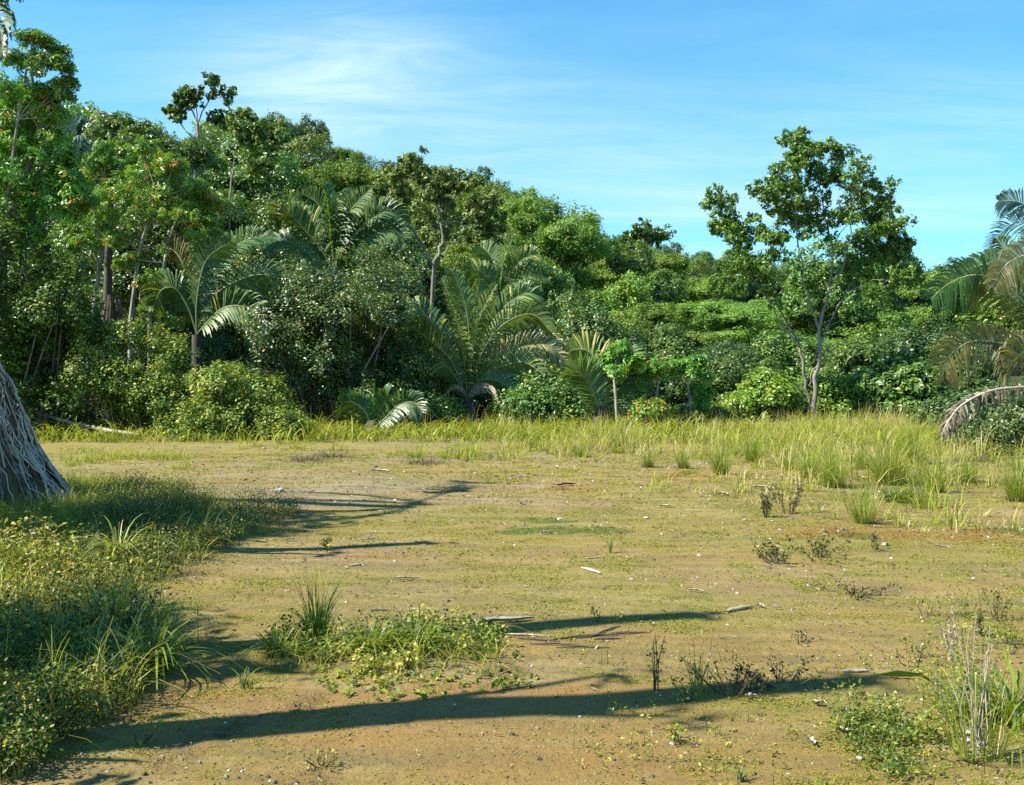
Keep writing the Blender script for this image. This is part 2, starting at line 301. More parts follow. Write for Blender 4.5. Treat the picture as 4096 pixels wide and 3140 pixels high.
def masks(x, y):
    far = sstep(5, 14, y)
    n1 = vnoise(x * .55, y * .9 + 20, 21, 5); n2 = vnoise(x * 2.6, y * 3.2, 31, 4); n3 = vnoise(x * .4 + 7, y * 1.0, 41, 4)
    yel = sstep(.42, .58, n1 * .62 + n2 * .42 + far * .05) * (.55 + .45 * sstep(.4, .6, n2))
    right = sstep(.5, 2.6, x) * sstep(4.5, 8, y) * .6
    yel = np.clip(yel + right * sstep(.4, .6, n2) + sstep(17, 21, y) * .6, 0, 1)
    for (px, py, rx, ry, w) in ((140, 600, 110, 22, .8), (250, 575, 120, 14, .7), (330, 520, 110, 12, .75), (240, 505, 80, 12, .7), (880, 520, 170, 18, .6), (60, 480, 60, 20, .8), (980, 620, 60, 60, .5), (430, 690, 60, 25, .35)):
        g = G(px, py); g2 = G(px, py - ry); sx = rx / F * g[1]; sy = max(.25, g2[1] - g[1])
        yel = np.maximum(yel, w * np.exp(-(((x - g[0]) / sx) ** 2 + ((y - g[1]) / sy) ** 2)) * sstep(.3, .55, n2))
    # clear driven sand
    for (px, py, rx, ry, w) in ((330, 555, 70, 16, .9), (420, 600, 80, 20, .5), (330, 490, 160, 14, .8), (560, 745, 220, 40, .6), (180, 765, 90, 20, .7)):
        g = G(px, py); g2 = G(px, py - ry); sx = rx / F * g[1]; sy = max(.25, g2[1] - g[1])
        yel *= 1 - w * np.exp(-(((x - g[0]) / sx) ** 2 + ((y - g[1]) / sy) ** 2))
    red = np.zeros_like(x)
    for (px, py, rx, ry, w) in ((900, 535, 140, 7, .9), (540, 487, 90, 6, .5), (700, 476, 120, 6, .45), (360, 555, 50, 6, .5), (450, 640, 30, 5, .4), (920, 510, 90, 5, .6), (840, 610, 90, 12, .35), (470, 470, 150, 7, .3)):
        g = G(px, py); g2 = G(px, py - ry); sx = rx / F * g[1]; sy = max(.12, g2[1] - g[1])
        red = np.maximum(red, w * np.exp(-(((x - g[0]) / sx) ** 2 + ((y - g[1]) / sy) ** 2)) * sstep(.32, .55, n2))
    moss = np.zeros_like(x)
    for (px, py, rx, ry, w) in ((560, 530, 48, 4.5, 1.), (522, 532, 30, 3.0, .9), (600, 531, 28, 4, .9), (545, 518, 34, 2.6, .9), (852, 538, 22, 3.6, .85), (1012, 532, 18, 3.5, .9), (800, 541, 50, 4, .4), (670, 541, 60, 3, .3)):
        g = G(px, py); g2 = G(px, py - ry); sx = rx / F * g[1]; sy = max(.10, g2[1] - g[1])
        e = ((x - g[0]) / sx) ** 2 + ((y - g[1]) / sy) ** 2 + (n2 - .5) * 3.0 + (vnoise(x * 9, y * 9, 63, 3) - .5) * 2.2
        moss = np.maximum(moss, w * (1 - sstep(.6, 1.5, e)))
    gray = np.clip(sstep(.45, .68, n3 * .8 + n2 * .2) * (.25 + .6 * sstep(7, 13, y)), 0, 1)
    for (px, py, rx, ry, w) in ((300, 478, 190, 12, .7), (280, 467, 170, 5, 1.), (420, 458, 170, 6, 1.), (620, 462, 120, 6, .8), (700, 490, 150, 6, .5), (230, 488, 160, 9, .8), (470, 500, 200, 12, .7), (330, 555, 90, 16, .6), (400, 600, 90, 20, .45)):
        g = G(px, py); g2 = G(px, py - ry); sx = rx / F * g[1]; sy = max(.25, g2[1] - g[1])
        gray = np.maximum(gray, w * np.exp(-(((x - g[0]) / sx) ** 2 + ((y - g[1]) / sy) ** 2)) * sstep(.3, .6, vnoise(x * .8, y * 5, 91, 4)))
    return yel, red, moss, gray

def axis(a, b, st, lo, hi, grow=1.22):
    c = list(np.arange(a, b + 1e-6, st)); s = st
    while c[-1] < hi: s = min(s * grow, 40); c.append(c[-1] + s)
    s = st
    while c[0] > lo: s = min(s * grow, 40); c.insert(0, c[0] - s)
    return np.array(c)
xs = axis(-6, 6, .045, -900, 900, 1.035); ys = axis(2.6, 13, .045, -200, 1500, 1.035)
GX, GY = np.meshgrid(xs, ys); nx, ny = len(xs), len(ys)
x_, y_ = GX.ravel(), GY.ravel()
near = (np.abs(x_) < 25) & (y_ > 0) & (y_ < 36)
z_ = Hland(x_, y_); tm = np.zeros_like(x_); my = np.zeros_like(x_); mr = my.copy(); mm = my.copy(); mg = my.copy()
z_[near] += Hfine(x_[near], y_[near]) * (1 - sstep(30, 35, y_[near])) + 0
my[near], mr[near], mm[near], mg[near] = masks(x_[near], y_[near]); tm[near] = track_mask(x_[near], y_[near])
my[~near] = .8
z_ += tm * (vnoise(x_ * 14, y_ * 14, 66, 2) - .62) * .10
def zg(p):                                # terrain height at (x, y)
    x = np.atleast_1d(np.asarray(p[0], float)); y = np.atleast_1d(np.asarray(p[1], float))
    z = Hland(x, y) + np.where((np.abs(x) < 25) & (y > 0) & (y < 36), Hfine(x, y) * (1 - sstep(30, 35, y)), 0)
    return z if len(z) > 1 else float(z[0])
gm = Mesh(); i = np.arange(ny - 1)[:, None] * nx; j = np.arange(nx - 1)[None]
gm.grid(np.stack([x_, y_, z_], 1), np.stack([i + j, i + j + 1, i + nx + j + 1, i + nx + j], -1).reshape(-1, 4), .5)
gmat = bpy.data.materials.new('sandy_ground'); gmat.use_nodes = True; t = gmat.node_tree; t.nodes.clear()
tcx = N(t, 'ShaderNodeTexCoord')
def tn(scale, detail=5, rough=.6, sc=(1, 1, 1)):
    mp = N(t, 'ShaderNodeMapping'); mp.inputs['Scale'].default_value = sc; L(t, tcx.outputs['Object'], mp.inputs[0])
    n = N(t, 'ShaderNodeTexNoise'); n.inputs['Scale'].default_value = scale; n.inputs['Detail'].default_value = detail; n.inputs['Roughness'].default_value = rough
    L(t, mp.outputs[0], n.inputs['Vector']); return n.outputs[0]
def mixc_(f, a, b):
    n = N(t, 'ShaderNodeMix', data_type='RGBA')
    (L(t, f, n.inputs[0]) if not isinstance(f, float) else setattr(n.inputs[0], 'default_value', f))
    for k, v in ((6, a), (7, b)):
        if isinstance(v, tuple): n.inputs[k].default_value = (*v, 1)
        else: L(t, v, n.inputs[k])
    return n.outputs[2]
def attr(nm): return N(t, 'ShaderNodeAttribute', attribute_name=nm).outputs['Fac']
nA, nB, nC, nD = tn(1.3, 6), tn(14, 5, .7), tn(60, 5, .8), tn(170, 3, .8)
base = mixc_(ramp(t, nA, [(.35, 0), (.65, 1)]), (.235, .160, .043), (.300, .222, .070))
base = mixc_(attr('gray'), base, mixc_(ramp(t, tn(5, 5, .7, (.35, 1, 1)), [(.42, 0), (.6, 1)]), (.320, .272, .180), (.195, .155, .110)))
base = mixc_(M_(t, 'MULTIPLY', ramp(t, nB, [(.42, 0), (.62, 1)]), .35), base, (.125, .08, .024))
base = mixc_(M_(t, 'MULTIPLY', attr('red'), ramp(t, nB, [(.3, .35), (.6, 1)])), base, (.36, .13, .06))
yel = M_(t, 'MULTIPLY', attr('yel'), ramp(t, M_(t, 'ADD', M_(t, 'MULTIPLY', nB, .4), M_(t, 'MULTIPLY', nC, .6)), [(.40, .15), (.55, 1)]))
base = mixc_(M_(t, 'MULTIPLY', yel, .85), base, mixc_(nC, (.135, .14, .015), (.25, .22, .03)))
base = mixc_(M_(t, 'MULTIPLY', attr('moss'), ramp(t, nC, [(.25, .85), (.5, 1)])), base, (.075, .14, .014))
nF = tn(3.0, 6, .75, (.22, 1.3, 1)); base = mixc_(ramp(t, nF, [(.48, 0), (.60, .55)]), base, (.13, .105, .05)); base = mixc_(ramp(t, nF, [(.34, .5), (.46, 0)]), base, (.33, .27, .15))
nE = tn(.8, 5, .6, (.4, 1, 1)); base = mixc_(M_(t, 'MULTIPLY', ramp(t, nE, [(.44, 0), (.60, 1)]), M_(t, 'MULTIPLY', attr('orng'), .9)), base, (.275, .150, .046))
base = mixc_(M_(t, 'MULTIPLY', attr('trk'), ramp(t, nB, [(.38, 1), (.6, .15)])), base, (.17, .095, .045))
base = mixc_(ramp(t, nC, [(.54, 0), (.66, .8)]), base, (.085, .06, .028))
base = mixc_(ramp(t, nD, [(.58, 0), (.68, .75)]), base, (.36, .30, .20))
base = mixc_(ramp(t, nD, [(.30, .8), (.42, 0)]), base, (.10, .07, .035))
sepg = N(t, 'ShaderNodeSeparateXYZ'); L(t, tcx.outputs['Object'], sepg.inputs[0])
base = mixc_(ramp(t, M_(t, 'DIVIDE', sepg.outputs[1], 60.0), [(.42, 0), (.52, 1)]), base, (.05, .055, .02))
pb = N(t, 'ShaderNodeBsdfPrincipled'); L(t, base, pb.inputs['Base Color']); pb.inputs['Roughness'].default_value = .92; pb.inputs['Specular IOR Level'].default_value = .2
d = (np.array(TRACKS[1][1]) - np.array(TRACKS[1][0])); d = d / np.linalg.norm(d)
dp = N(t, 'ShaderNodeVectorMath', operation='DOT_PRODUCT'); L(t, tcx.outputs['Object'], dp.inputs[0]); dp.inputs[1].default_value = (d[0], d[1], 0)
tread = M_(t, 'MULTIPLY', M_(t, 'SINE', M_(t, 'ADD', M_(t, 'MULTIPLY', dp.outputs['Value'], 70.0), M_(t, 'MULTIPLY', nB, 14.0))), M_(t, 'MULTIPLY', attr('trk'), .55))
hsum = M_(t, 'ADD', M_(t, 'ADD', M_(t, 'MULTIPLY', nB, .9), M_(t, 'MULTIPLY', nC, .55)), M_(t, 'ADD', M_(t, 'MULTIPLY', nD, .28), tread))
bp = N(t, 'ShaderNodeBump'); bp.inputs['Strength'].default_value = .8; bp.inputs['Distance'].default_value = .03; L(t, hsum, bp.inputs['Height']); L(t, bp.outputs[0], pb.inputs['Normal'])
o = N(t, 'ShaderNodeOutputMaterial'); L(t, pb.outputs[0], o.inputs[0])
ground = gm.build('ground', gmat); ground['kind'] = 'structure'
for nm, arr in (('yel', my), ('red', mr), ('moss', mm), ('gray', mg), ('trk', tm), ('orng', .12 + .88 * (1 - sstep(4.3, 6.2, y_ + (vnoise(x_, y_, 71, 3) - .5) * 2)))):
    a = ground.data.attributes.new(nm, 'FLOAT', 'POINT'); a.data.foreach_set('value', arr.astype(np.float32))

# ------------------------------------------------------------------ prototype trees
def lobes_dome(rng, n, R, Hh, z0, rl, flat=.8):
    out = []
    for k in range(n):
        a = rng.uniform(0, 2 * math.pi); q = rng.uniform(0, 1) ** .6
        zz = rng.uniform(0, 1); rad = R * q * math.sqrt(max(.05, 1 - (zz * .9) ** 2))
        r = rl * rng.uniform(.7, 1.25)
        out.append((np.array((math.cos(a) * rad, math.sin(a) * rad, z0 + Hh * zz)), np.array((r, r, r * flat))))
    return out
def trunk_for(rng, lobes, z0, r0, m=None, lean=.3):
    m = m or Mesh(); top = np.array((rng.normal(0, lean), rng.normal(0, lean), z0))
    pts = np.array([(0, 0, -.4), (top[0] * .2, top[1] * .3, z0 * .35), (top[0] * .7, top[1] * .6, z0 * .7), top]); m.tube(pts, [r0 * 1.25, r0, r0 * .85, r0 * .7], 8)
    for (c, r) in lobes:
        s = pts[2] + (pts[3] - pts[2]) * rng.uniform(-.2, 1); mid = (s + c) / 2 + np.array((0, 0, -.12 * np.linalg.norm(c - s))) + rng.normal(0, .1, 3)
        m.tube([s, mid, c, c + norm(c - mid) * r[0] * .5], [r0 * .42, r0 * .28, r0 * .15, r0 * .04], 5)
    return m
def make_tree(name, label, cat, mat, rng, n_l, R, Hh, z0, rl, leaf, per, cr, ncl, flat=.8, bark='bark_grey', r0=.16, tb=.5, group=None, aspect=.55, kind='ovate', up=.45, lowcut=-.35, loc=(0, 0, 0), tv=.28):
    t_ = thing(name, label, cat, loc, 0, group)
    lb = lobes_dome(rng, n_l, R, Hh, z0, rl, flat)
    trunk_for(rng, lb, z0, r0).build('trunk', MT[bark], t_)
    m = Mesh(); foliage(m, rng, lb, leaf, per, cr, ncl, aspect, tb, tv, up, kind=kind, lowcut=lowcut); m.build('crown', MT[mat], t_)
    return t_
def copy_thing(o, parent=None):
    c = o.copy(); col.objects.link(c); c.parent = parent
    for ch in list(o.children): copy_thing(ch, c)
    return c
R0 = np.random.default_rng(7)
protos = {}
HG = 'forest trees on the hillside'
spec = [ # key, mat, n_lobes, R, H, z0, rl, leaf, per, cr, ncl, flat
 ('dark', 'dark', 15, 2.9, 4.6, 2.2, 1.25, .21, 46, .42, 26, .85), ('dark', 'dark', 14, 2.5, 5.2, 2.0, 1.15, .21, 46, .40, 26, .95),
 ('mid', 'mid', 15, 3.2, 4.2, 2.2, 1.25, .22, 44, .42, 25, .8), ('mid', 'mid', 14, 2.6, 4.9, 2.0, 1.15, .21, 44, .40, 26, .9),
 ('feather', 'feather', 17, 3.8, 4.2, 2.4, 1.5, .15, 95, .42, 26, .42), ('feather', 'feather', 14, 3.3, 3.6, 2.8, 1.5, .15, 95, .42, 26, .40),
 ('bright', 'bright', 13, 2.6, 4.0, 1.8, 1.1, .22, 40, .40, 24, .85), ('olive', 'olive', 17, 3.1, 4.6, 2.0, 1.0, .19, 40, .34, 22, .8)]
proto_list = []
for k, (key, mat, nl, R, Hh, z0, rl, leaf, per, cr, ncl, flat) in enumerate(spec):
    o = make_tree('forest_tree', 'x', 'tree', mat, R0, nl, R, Hh, z0, rl, leaf, per, cr, ncl, flat, bark='bark_dark', group=HG, r0=.12)
    proto_list.append((key, z0 + Hh + rl, o, [False]))
LOOK = {'dark': 'dark dense round tree', 'mid': 'mid green leafy tree', 'feather': 'feathery flat layered tree', 'bright': 'small bright green tree', 'olive': 'open olive coloured tree'}
ORD = ['', 'first', 'second', 'third', 'fourth', 'fifth', 'sixth', 'seventh', 'eighth', 'ninth', 'tenth', 'eleventh', 'twelfth', 'thirteenth', 'fourteenth', 'fifteenth', 'sixteenth', 'seventeenth', 'eighteenth', 'nineteenth', 'twentieth']
def ordinal(n): return ORD[n] if n <= 20 else ('%dth' % n if n % 10 not in (1, 2, 3) else '%d%s' % (n, {1: 'st', 2: 'nd', 3: 'rd'}[n % 10]))
used = {}
def place_proto(idx, x, y, s, rz, label, zoff=0.0, sz=1.0):
    key, hh, o, flag = proto_list[idx]
    c = o if not flag[0] else copy_thing(o); flag[0] = True
    c.location = (float(x), float(y), zg((x, y)) + zoff); c.rotation_euler = (0, 0, rz); c.scale = (s, s, s * sz); c['label'] = label
    return c
# hillside forest: rows from the ridge down
rows = []
R1 = np.random.default_rng(19)
def bymat(px, tt, r):
    if px < 300: w = [.2, .12, .2, .2, .03, .02, .18, .05]
    elif px < 520: w = [.14, .12, .16, .1, .2, .1, .08, .1] if tt > .4 else [.1, .1, .2, .15, .08, .05, .15, .17]
    elif px < 720: w = [.25, .18, .15, .1, .1, .07, .1, .05] if tt > .45 else [.06, .05, .2, .12, .25, .15, .12, .05]
    else: w = [.22, .16, .14, .08, .18, .12, .05, .05]
    if tt > .8 and px > 330: w = [.38, .27, .10, .05, .08, .04, .03, .05]
    w = np.array(w); return int(r.choice(8, p=w / w.sum()))
for ti, tt in enumerate([1.0, .94, .87, .78, .68, .57, .45, .33, .20]):
    px = -130 + R1.uniform(0, 20)
    while px < 1230:
        Yr = float(np.interp(px, RIDGE_PX, RIDGE_Y)); Y = 33 + (Yr - 33) * min(1, tt + R1.normal(0, .018))
        s = R1.uniform(.78, 1.2) * (1 if tt < 1 else .95) * (.85 if tt < .25 else 1)
        if px < 230 and tt < .5: s *= .9
        rows.append((ti, px, Y, s)); px += 4.6 * s / Y * F * R1.uniform(.75, 1.2)
ROWN = ['on the skyline of the ridge', 'just below the ridge skyline', 'high on the hill slope', 'on the upper hill slope', 'half way up the hill slope', 'on the middle hill slope', 'low on the hill slope', 'on the foot of the hill', 'behind the thicket at the clearing edge']
cnt = {}
for (ti, px, Y, s) in rows:
    if ti >= 7 and 640 < px < 830: continue
    idx = bymat(px, [1.0, .93, .84, .74, .63, .52, .41, .30, .19][ti], R1); key = proto_list[idx][0]
    zone = 'L' if px < -10 else ('R' if px > 1034 else '')
    cnt[(key, ti, zone)] = cnt.get((key, ti, zone), 0) + 1; od = ordinal(cnt[(key, ti, zone)])
    lab = f"{LOOK[key]} {ROWN[ti]}, {od} such " + {'': 'from left', 'L': 'left of frame', 'R': 'right of frame'}[zone]
    sz = 1.0
    if ti == 0:   # bring the tops to the skyline
        need = float(np.interp(px, RIDGE_PX, SKY_Y)) + abs(R1.normal(0, 6)) - 3; zt = (HOR - need) / F * Y + CAMH - zg((X_(px, Y), Y))
        s = max(.6, min(1.5, zt / (proto_list[idx][1])))
    elif ti <= 6:
        cap = (HOR - (float(np.interp(px, RIDGE_PX, SKY_Y)) + R1.uniform(2, 14))) / F * Y + CAMH - zg((X_(px, Y), Y)); s = min(s, max(.5, cap / proto_list[idx][1]))
    place_proto(idx, X_(px, Y), Y, s, R1.uniform(0, 6.28), lab, -.2)
for (k, hh, o, fl) in proto_list:
    if not fl[0]: place_proto([q[2] for q in proto_list].index(o), 0, 120, 1, 0, LOOK[k] + ' at the middle of the hill')

# flat-topped feathery trees right of centre
n_f = 0
for (px, py, Y, s, idx, lab) in ((715, 272, 66, 1.05, 4, 'wide feathery flat topped tree high behind the sparse pale trunked tree, left side'),
                          (765, 290, 60, 1.1, 5, 'feathery layered tree seen through the fork of the pale trunked tree'),
                          (690, 312, 54, 1.15, 5, 'feathery umbrella tree left of the pale trunked tree, layers stepping down'),
                          (745, 335, 50, 1.0, 4, 'lowest feathery umbrella tree above the bright green bush'),
                          (655, 350, 50, .85, 4, 'small feathery tree just right of the orange tipped shrub'),
                          (855, 285, 62, 1.1, 4, 'feathery olive tree right of the pale trunked tree'), (905, 320, 55, 1.0, 5, 'feathery tree left of the leaning brown palm frond'),
                          (610, 262, 70, 1.2, 4, 'broad feathery light green tree above the small fan palm'), (625, 300, 58, .9, 6, 'bright green rounded tree above the whorled saplings')):
    x, y = X_(px, Y), Y; top = (HOR - py) / F * Y + CAMH; z = zg((x, y)); s2 = max(.5, (top - z) / proto_list[idx][1])
    place_proto(idx, x, y, s, R1.uniform(0, 6), lab, 0, max(.45, min(1.5, s2 / s)))

# ------------------------------------------------------------------ bushes, vine mounds, leafy walls
def bush(name, label, cat, x0, x1, ytop, Y, depth, mat, leaf, n_l, per, ncl, cr=.22, rl=.7, seed=0, tb=.5, tv=.3, kind='ovate', aspect=.6, z0=0.0, accent=0.0, prof=None, up=.75, group=None, cup=.15, zmin=None):
    rng = np.random.default_rng(seed); xc = (x0 + x1) / 2; W = (x1 - x0) / 2 / F * Y; H = (HOR - ytop) / F * Y + CAMH - z0
    bx = X_(xc, Y); bz = zg((bx, Y))
    t_ = thing(name, label, cat, (bx, Y, bz), 0, group)
    H -= (bz - 0) if z0 == 0 else 0
    lb = []
    for k in range(n_l):
        u = rng.uniform(-1, 1); v = rng.uniform(-1, 1)
        hh = H * (math.sqrt(max(.1, 1 - .75 * u * u - .5 * v * v)) if prof is None else float(np.interp(u, prof[0], prof[1])) * math.sqrt(max(.2, 1 - .7 * v * v)))
        r = rl * rng.uniform(.75, 1.25); q = rng.uniform(.12, 1) ** .7
        lb.append((np.array((u * max(.1, W - r * .6), v * max(.1, depth / 2 - r * .5), max(r * .4, hh * q - r * .75) + z0)), np.array((r, r, r * .85))))
    m = Mesh()
    for k, (c, r) in enumerate(lb):
        if k % 2 == 0:
            s = np.array((c[0] * .35 + rng.normal(0, .1), c[1] * .35, -.25)); mid = (s + c) / 2 + rng.normal(0, .15, 3); m.tube([s, mid, c], [.045, .03, .012], 5)
    m.build('stems', MT['bark_grey'], t_)
    m = Mesh(); foliage(m, rng, lb, leaf * .78, int(per * 1.7), cr, ncl, aspect, tb, tv, up, kind=kind, lowcut=-.5, accent=accent, cup=cup); m.build('foliage', MT[mat], t_)
    return t_
B = bush
B('vine_covered_tree', 'tall dark vine draped tree filling the left edge behind the fibrous root cone', 'tree', -60, 92, 195, 25, 3.5, 'shrub', .13, 44, 20, 30, .26, .75, 101, .22, .35, accent=.02, prof=([-1, .6, 1], [1, .97, .8]))
B('shrub', 'rounded small leaved shrub with sunlit yellow top, right of the vine draped tree', 'shrub', 62, 208, 312, 25, 3.0, 'shrub', .10, 34, 26, 30, .22, .6, 102, .55, .35, accent=.05, prof=([-1, -.2, .5, 1], [.85, 1, .88, .35]))
B('shrub', 'low yellow green shrub mound between the two shrubs and the dark hollow', 'shrub', 182, 312, 352, 24, 2.6, 'shrub', .10, 26, 26, 30, .22, .5, 103, .55, .36, accent=.07, prof=([-1, -.4, .4, 1], [.8, 1, .85, .25]))
B('vine_mound', 'huge mound of small glossy vine leaves left of the big trunkless palm', 'shrub', 246, 428, 236, 27.6, 3.8, 'gloss', .115, 60, 24, 36, .26, .75, 104, .52, .38, accent=.035, prof=([-1, -.7, -.2, .3, .8, 1], [.8, .95, .97, 1, .85, .5]))
B('vine_mound', 'upper shoulder of glossy vine leaves with yellow tips directly below the middle palm', 'shrub', 335, 432, 252, 31, 3.0, 'gloss', .12, 24, 24, 34, .26, .75, 105, .65, .3, accent=.12, z0=2.0)
B('vine_covered_tree', 'dark vine clad tree with bright top leaves, right of the big trunkless palm', 'tree', 548, 640, 282, 33, 3.2, 'gloss', .13, 34, 24, 34, .26, .7, 106, .55, .35, accent=.06, prof=([-1, -.3, .3, 1], [.7, 1, .95, .6]))
B('shrub', 'yellow green shrub thicket on the rise above the small whorled saplings', 'shrub', 590, 665, 300, 37, 3.2, 'shrub', .13, 26, 22, 30, .26, .7, 107, .6, .3)
B('shrub', 'dark leafy shrub at the foot of the big palm, right side', 'shrub', 496, 592, 372, 27.5, 2.2, 'mid', .13, 30, 20, 26, .22, .45, 108, .45, .3)
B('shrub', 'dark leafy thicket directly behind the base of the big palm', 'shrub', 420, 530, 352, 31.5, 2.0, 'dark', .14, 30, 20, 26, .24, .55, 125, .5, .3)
B('shrub', 'low leafy shrub at the foot of the big palm, left side', 'shrub', 386, 466, 386, 27.5, 1.8, 'mid', .11, 22, 20, 26, .2, .4, 109, .5, .3)
B('shrub', 'bright green broad leaved bush just left of the pale trunked tree', 'shrub', 728, 820, 362, 30.5, 2.6, 'bright', .17, 26, 18, 26, .24, .5, 110, .62, .3, kind='ovate')
B('shrub', 'bright green broad leaved bush behind and right of the pale trunked tree', 'shrub', 800, 885, 352, 31.5, 2.6, 'bright', .17, 26, 18, 26, .24, .5, 111, .6, .3)
B('shrub', 'dark green broad leaved bush right of the bright bushes', 'shrub', 868, 945, 345, 30, 2.8, 'mid', .20, 26, 18, 24, .26, .55, 112, .4, .3)
B('shrub', 'dark thicket behind the dead hanging frond', 'shrub', 930, 1060, 372, 26, 2.6, 'dark', .15, 30, 20, 28, .24, .55, 113, .6, .3)
B('shrub', 'green bush just outside the right edge behind the weathered palm', 'shrub', 1055, 1150, 350, 26, 2.8, 'mid', .16, 28, 20, 26, .26, .6, 150, .45, .3)
B('shrub', 'dark bush farther outside the right edge of the clearing', 'shrub', 1140, 1240, 345, 27, 2.8, 'dark', .16, 28, 20, 26, .26, .6, 151, .5, .3)
B('shrub', 'dark glossy bush in the lower right under the dead frond', 'shrub', 957, 1060, 396, 19.5, 1.8, 'dark', .085, 30, 26, 34, .17, .34, 114, .75, .3)
B('shrub', 'orange tipped young shrub standing in the grass left of centre right', 'shrub', 628, 672, 394, 26.0, 1.0, 'big', .12, 14, 18, 20, .15, .26, 115, .75, .3, accent=.07)
B('shrub', 'creeper covered low bank under the whorled saplings', 'shrub', 585, 735, 405, 27.5, 1.8, 'mid', .12, 26, 20, 26, .2, .38, 116, .5, .3)
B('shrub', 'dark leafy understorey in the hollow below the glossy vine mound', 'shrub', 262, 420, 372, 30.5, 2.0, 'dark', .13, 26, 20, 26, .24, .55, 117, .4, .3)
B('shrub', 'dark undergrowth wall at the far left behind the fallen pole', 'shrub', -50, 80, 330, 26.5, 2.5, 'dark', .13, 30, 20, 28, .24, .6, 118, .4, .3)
B('shrub', 'understorey thicket beneath the feathery trees behind the saplings', 'shrub', 640, 800, 348, 36, 3, 'mid', .16, 34, 18, 24, .28, .7, 119, .3, .3)
B('shrub', 'small shrub with yellow leaves at the right end of the yellow green mound', 'shrub', 255, 300, 395, 24, 1.2, 'shrub', .09, 12, 22, 24, .17, .33, 120, .55, .3)
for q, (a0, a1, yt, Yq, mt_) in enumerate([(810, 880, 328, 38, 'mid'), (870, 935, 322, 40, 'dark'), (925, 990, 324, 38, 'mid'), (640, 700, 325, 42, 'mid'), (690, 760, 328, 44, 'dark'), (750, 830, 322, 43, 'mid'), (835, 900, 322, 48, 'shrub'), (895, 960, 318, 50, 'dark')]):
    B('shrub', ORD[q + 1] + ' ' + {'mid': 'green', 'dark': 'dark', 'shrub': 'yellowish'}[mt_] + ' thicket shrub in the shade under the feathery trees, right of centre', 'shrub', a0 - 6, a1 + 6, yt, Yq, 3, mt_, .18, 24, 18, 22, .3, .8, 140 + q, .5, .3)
B('tree_thicket', 'mass of glossy foliage filling the slope above the left palm', 'tree', 215, 330, 195, 42, 4.5, 'mid', .17, 40, 22, 30, .32, .95, 121, .55, .3)
B('tree_thicket', 'leafy thicket behind the leaning thin trunks on the left', 'tree', 80, 225, 165, 37, 4.5, 'mid', .17, 50, 22, 30, .32, .95, 122, .4, .3, accent=.02)
B('shrub', 'leafy bank beneath the left palm, behind the yellow green mound', 'shrub', 180, 262, 338, 30, 2.6, 'mid', .13, 26, 20, 28, .24, .6, 123, .45, .3)
B('tree_thicket', 'leafy slope above and left of the big palm with open yellowish leaves', 'tree', 430, 560, 268, 40, 3.5, 'olive', .16, 36, 20, 28, .3, .8, 124, .5, .3)

# big-leaved trees on the left (whorls of lobed leaves)
def whorl_tree(name, label, base, pts_trunk, lobes_px, Y, leaf, per, ncl, cr, mat, seed, r0=.12, tb=.5, accent=.05, bark='bark_grey', tv=.3, group=None, lowcut=-.6, kind='palmate'):
    rng = np.random.default_rng(seed); b = P(*base, Y); b[2] = zg((b[0], b[1]))
    t_ = thing(name, label, 'tree', b, 0, group); m = Mesh()
    tp = [P(px, py, Y) - b for px, py in pts_trunk]; tp[0][2] = -.3
    tp = [p + np.array((0, rng.normal(0, .1), 0)) for p in tp]
    m.tube(tp, np.linspace(r0, r0 * .35, len(tp)), 7)
    lb = []
    for (px, py, rp) in lobes_px:
        r = rp / F * Y * 1.12; c = P(px, py, Y) - b + np.array((0, rng.uniform(-1, 1) * r * 1.2, 0)); lb.append((c, np.array((r, r, r * .7))))
        k = int(np.argmin([np.linalg.norm(q - c) + (5 if q[2] > c[2] else 0) for q in tp])); s = tp[k]
        m.tube([s, (s + c) / 2 + rng.normal(0, .12, 3), c], [r0 * .35, r0 * .25, r0 * .1], 5)
    m.build('trunk', MT[bark], t_)
    m = Mesh(); foliage(m, rng, lb, leaf, int(per * 1.5 + .5), cr, int(ncl * 1.6), .5, tb, tv, .55, kind=kind, lowcut=lowcut, accent=accent); m.build('crown', MT[mat], t_); return t_
whorl_tree('broadleaf_tree', 'tall tree with big lobed leaves at the upper left edge', (3, 400), [(3, 400), (3, 330), (8, 250), (22, 190), (38, 130), (30, 70)],
    [(18, 95, 18), (35, 112, 16), (8, 118, 18), (50, 98, 11), (60, 118, 9), (30, 135, 20), (55, 140, 14), (8, 150, 20), (38, 160, 20), (66, 160, 12), (15, 180, 20), (50, 186, 18), (-8, 100, 16), (75, 185, 14), (22, 210, 18), (60, 210, 16), (-15, 140, 20), (-10, 190, 20), (85, 205, 12), (30, 235, 14)], 26.0, .40, 3, 14, .20, 'big', 201, .13, .5, .012, 'bark_grey')
whorl_tree('branch_tree', 'thin arching branches with drooping leaf whorls against the sky, top left', (-6, 400), [(-6, 400), (2, 250), (20, 120), (28, 66), (34, 48)],
    [(25, 38, 7), (33, 36, 6), (42, 41, 6), (52, 47, 7), (60, 52, 6), (47, 60, 8), (60, 63, 8), (68, 69, 6), (30, 58, 7), (18, 62, 8), (40, 72, 9), (62, 84, 6), (70, 82, 4), (66, 95, 6)], 25.5, .36, 3, 5, .12, 'big', 202, .05, .35, .01)
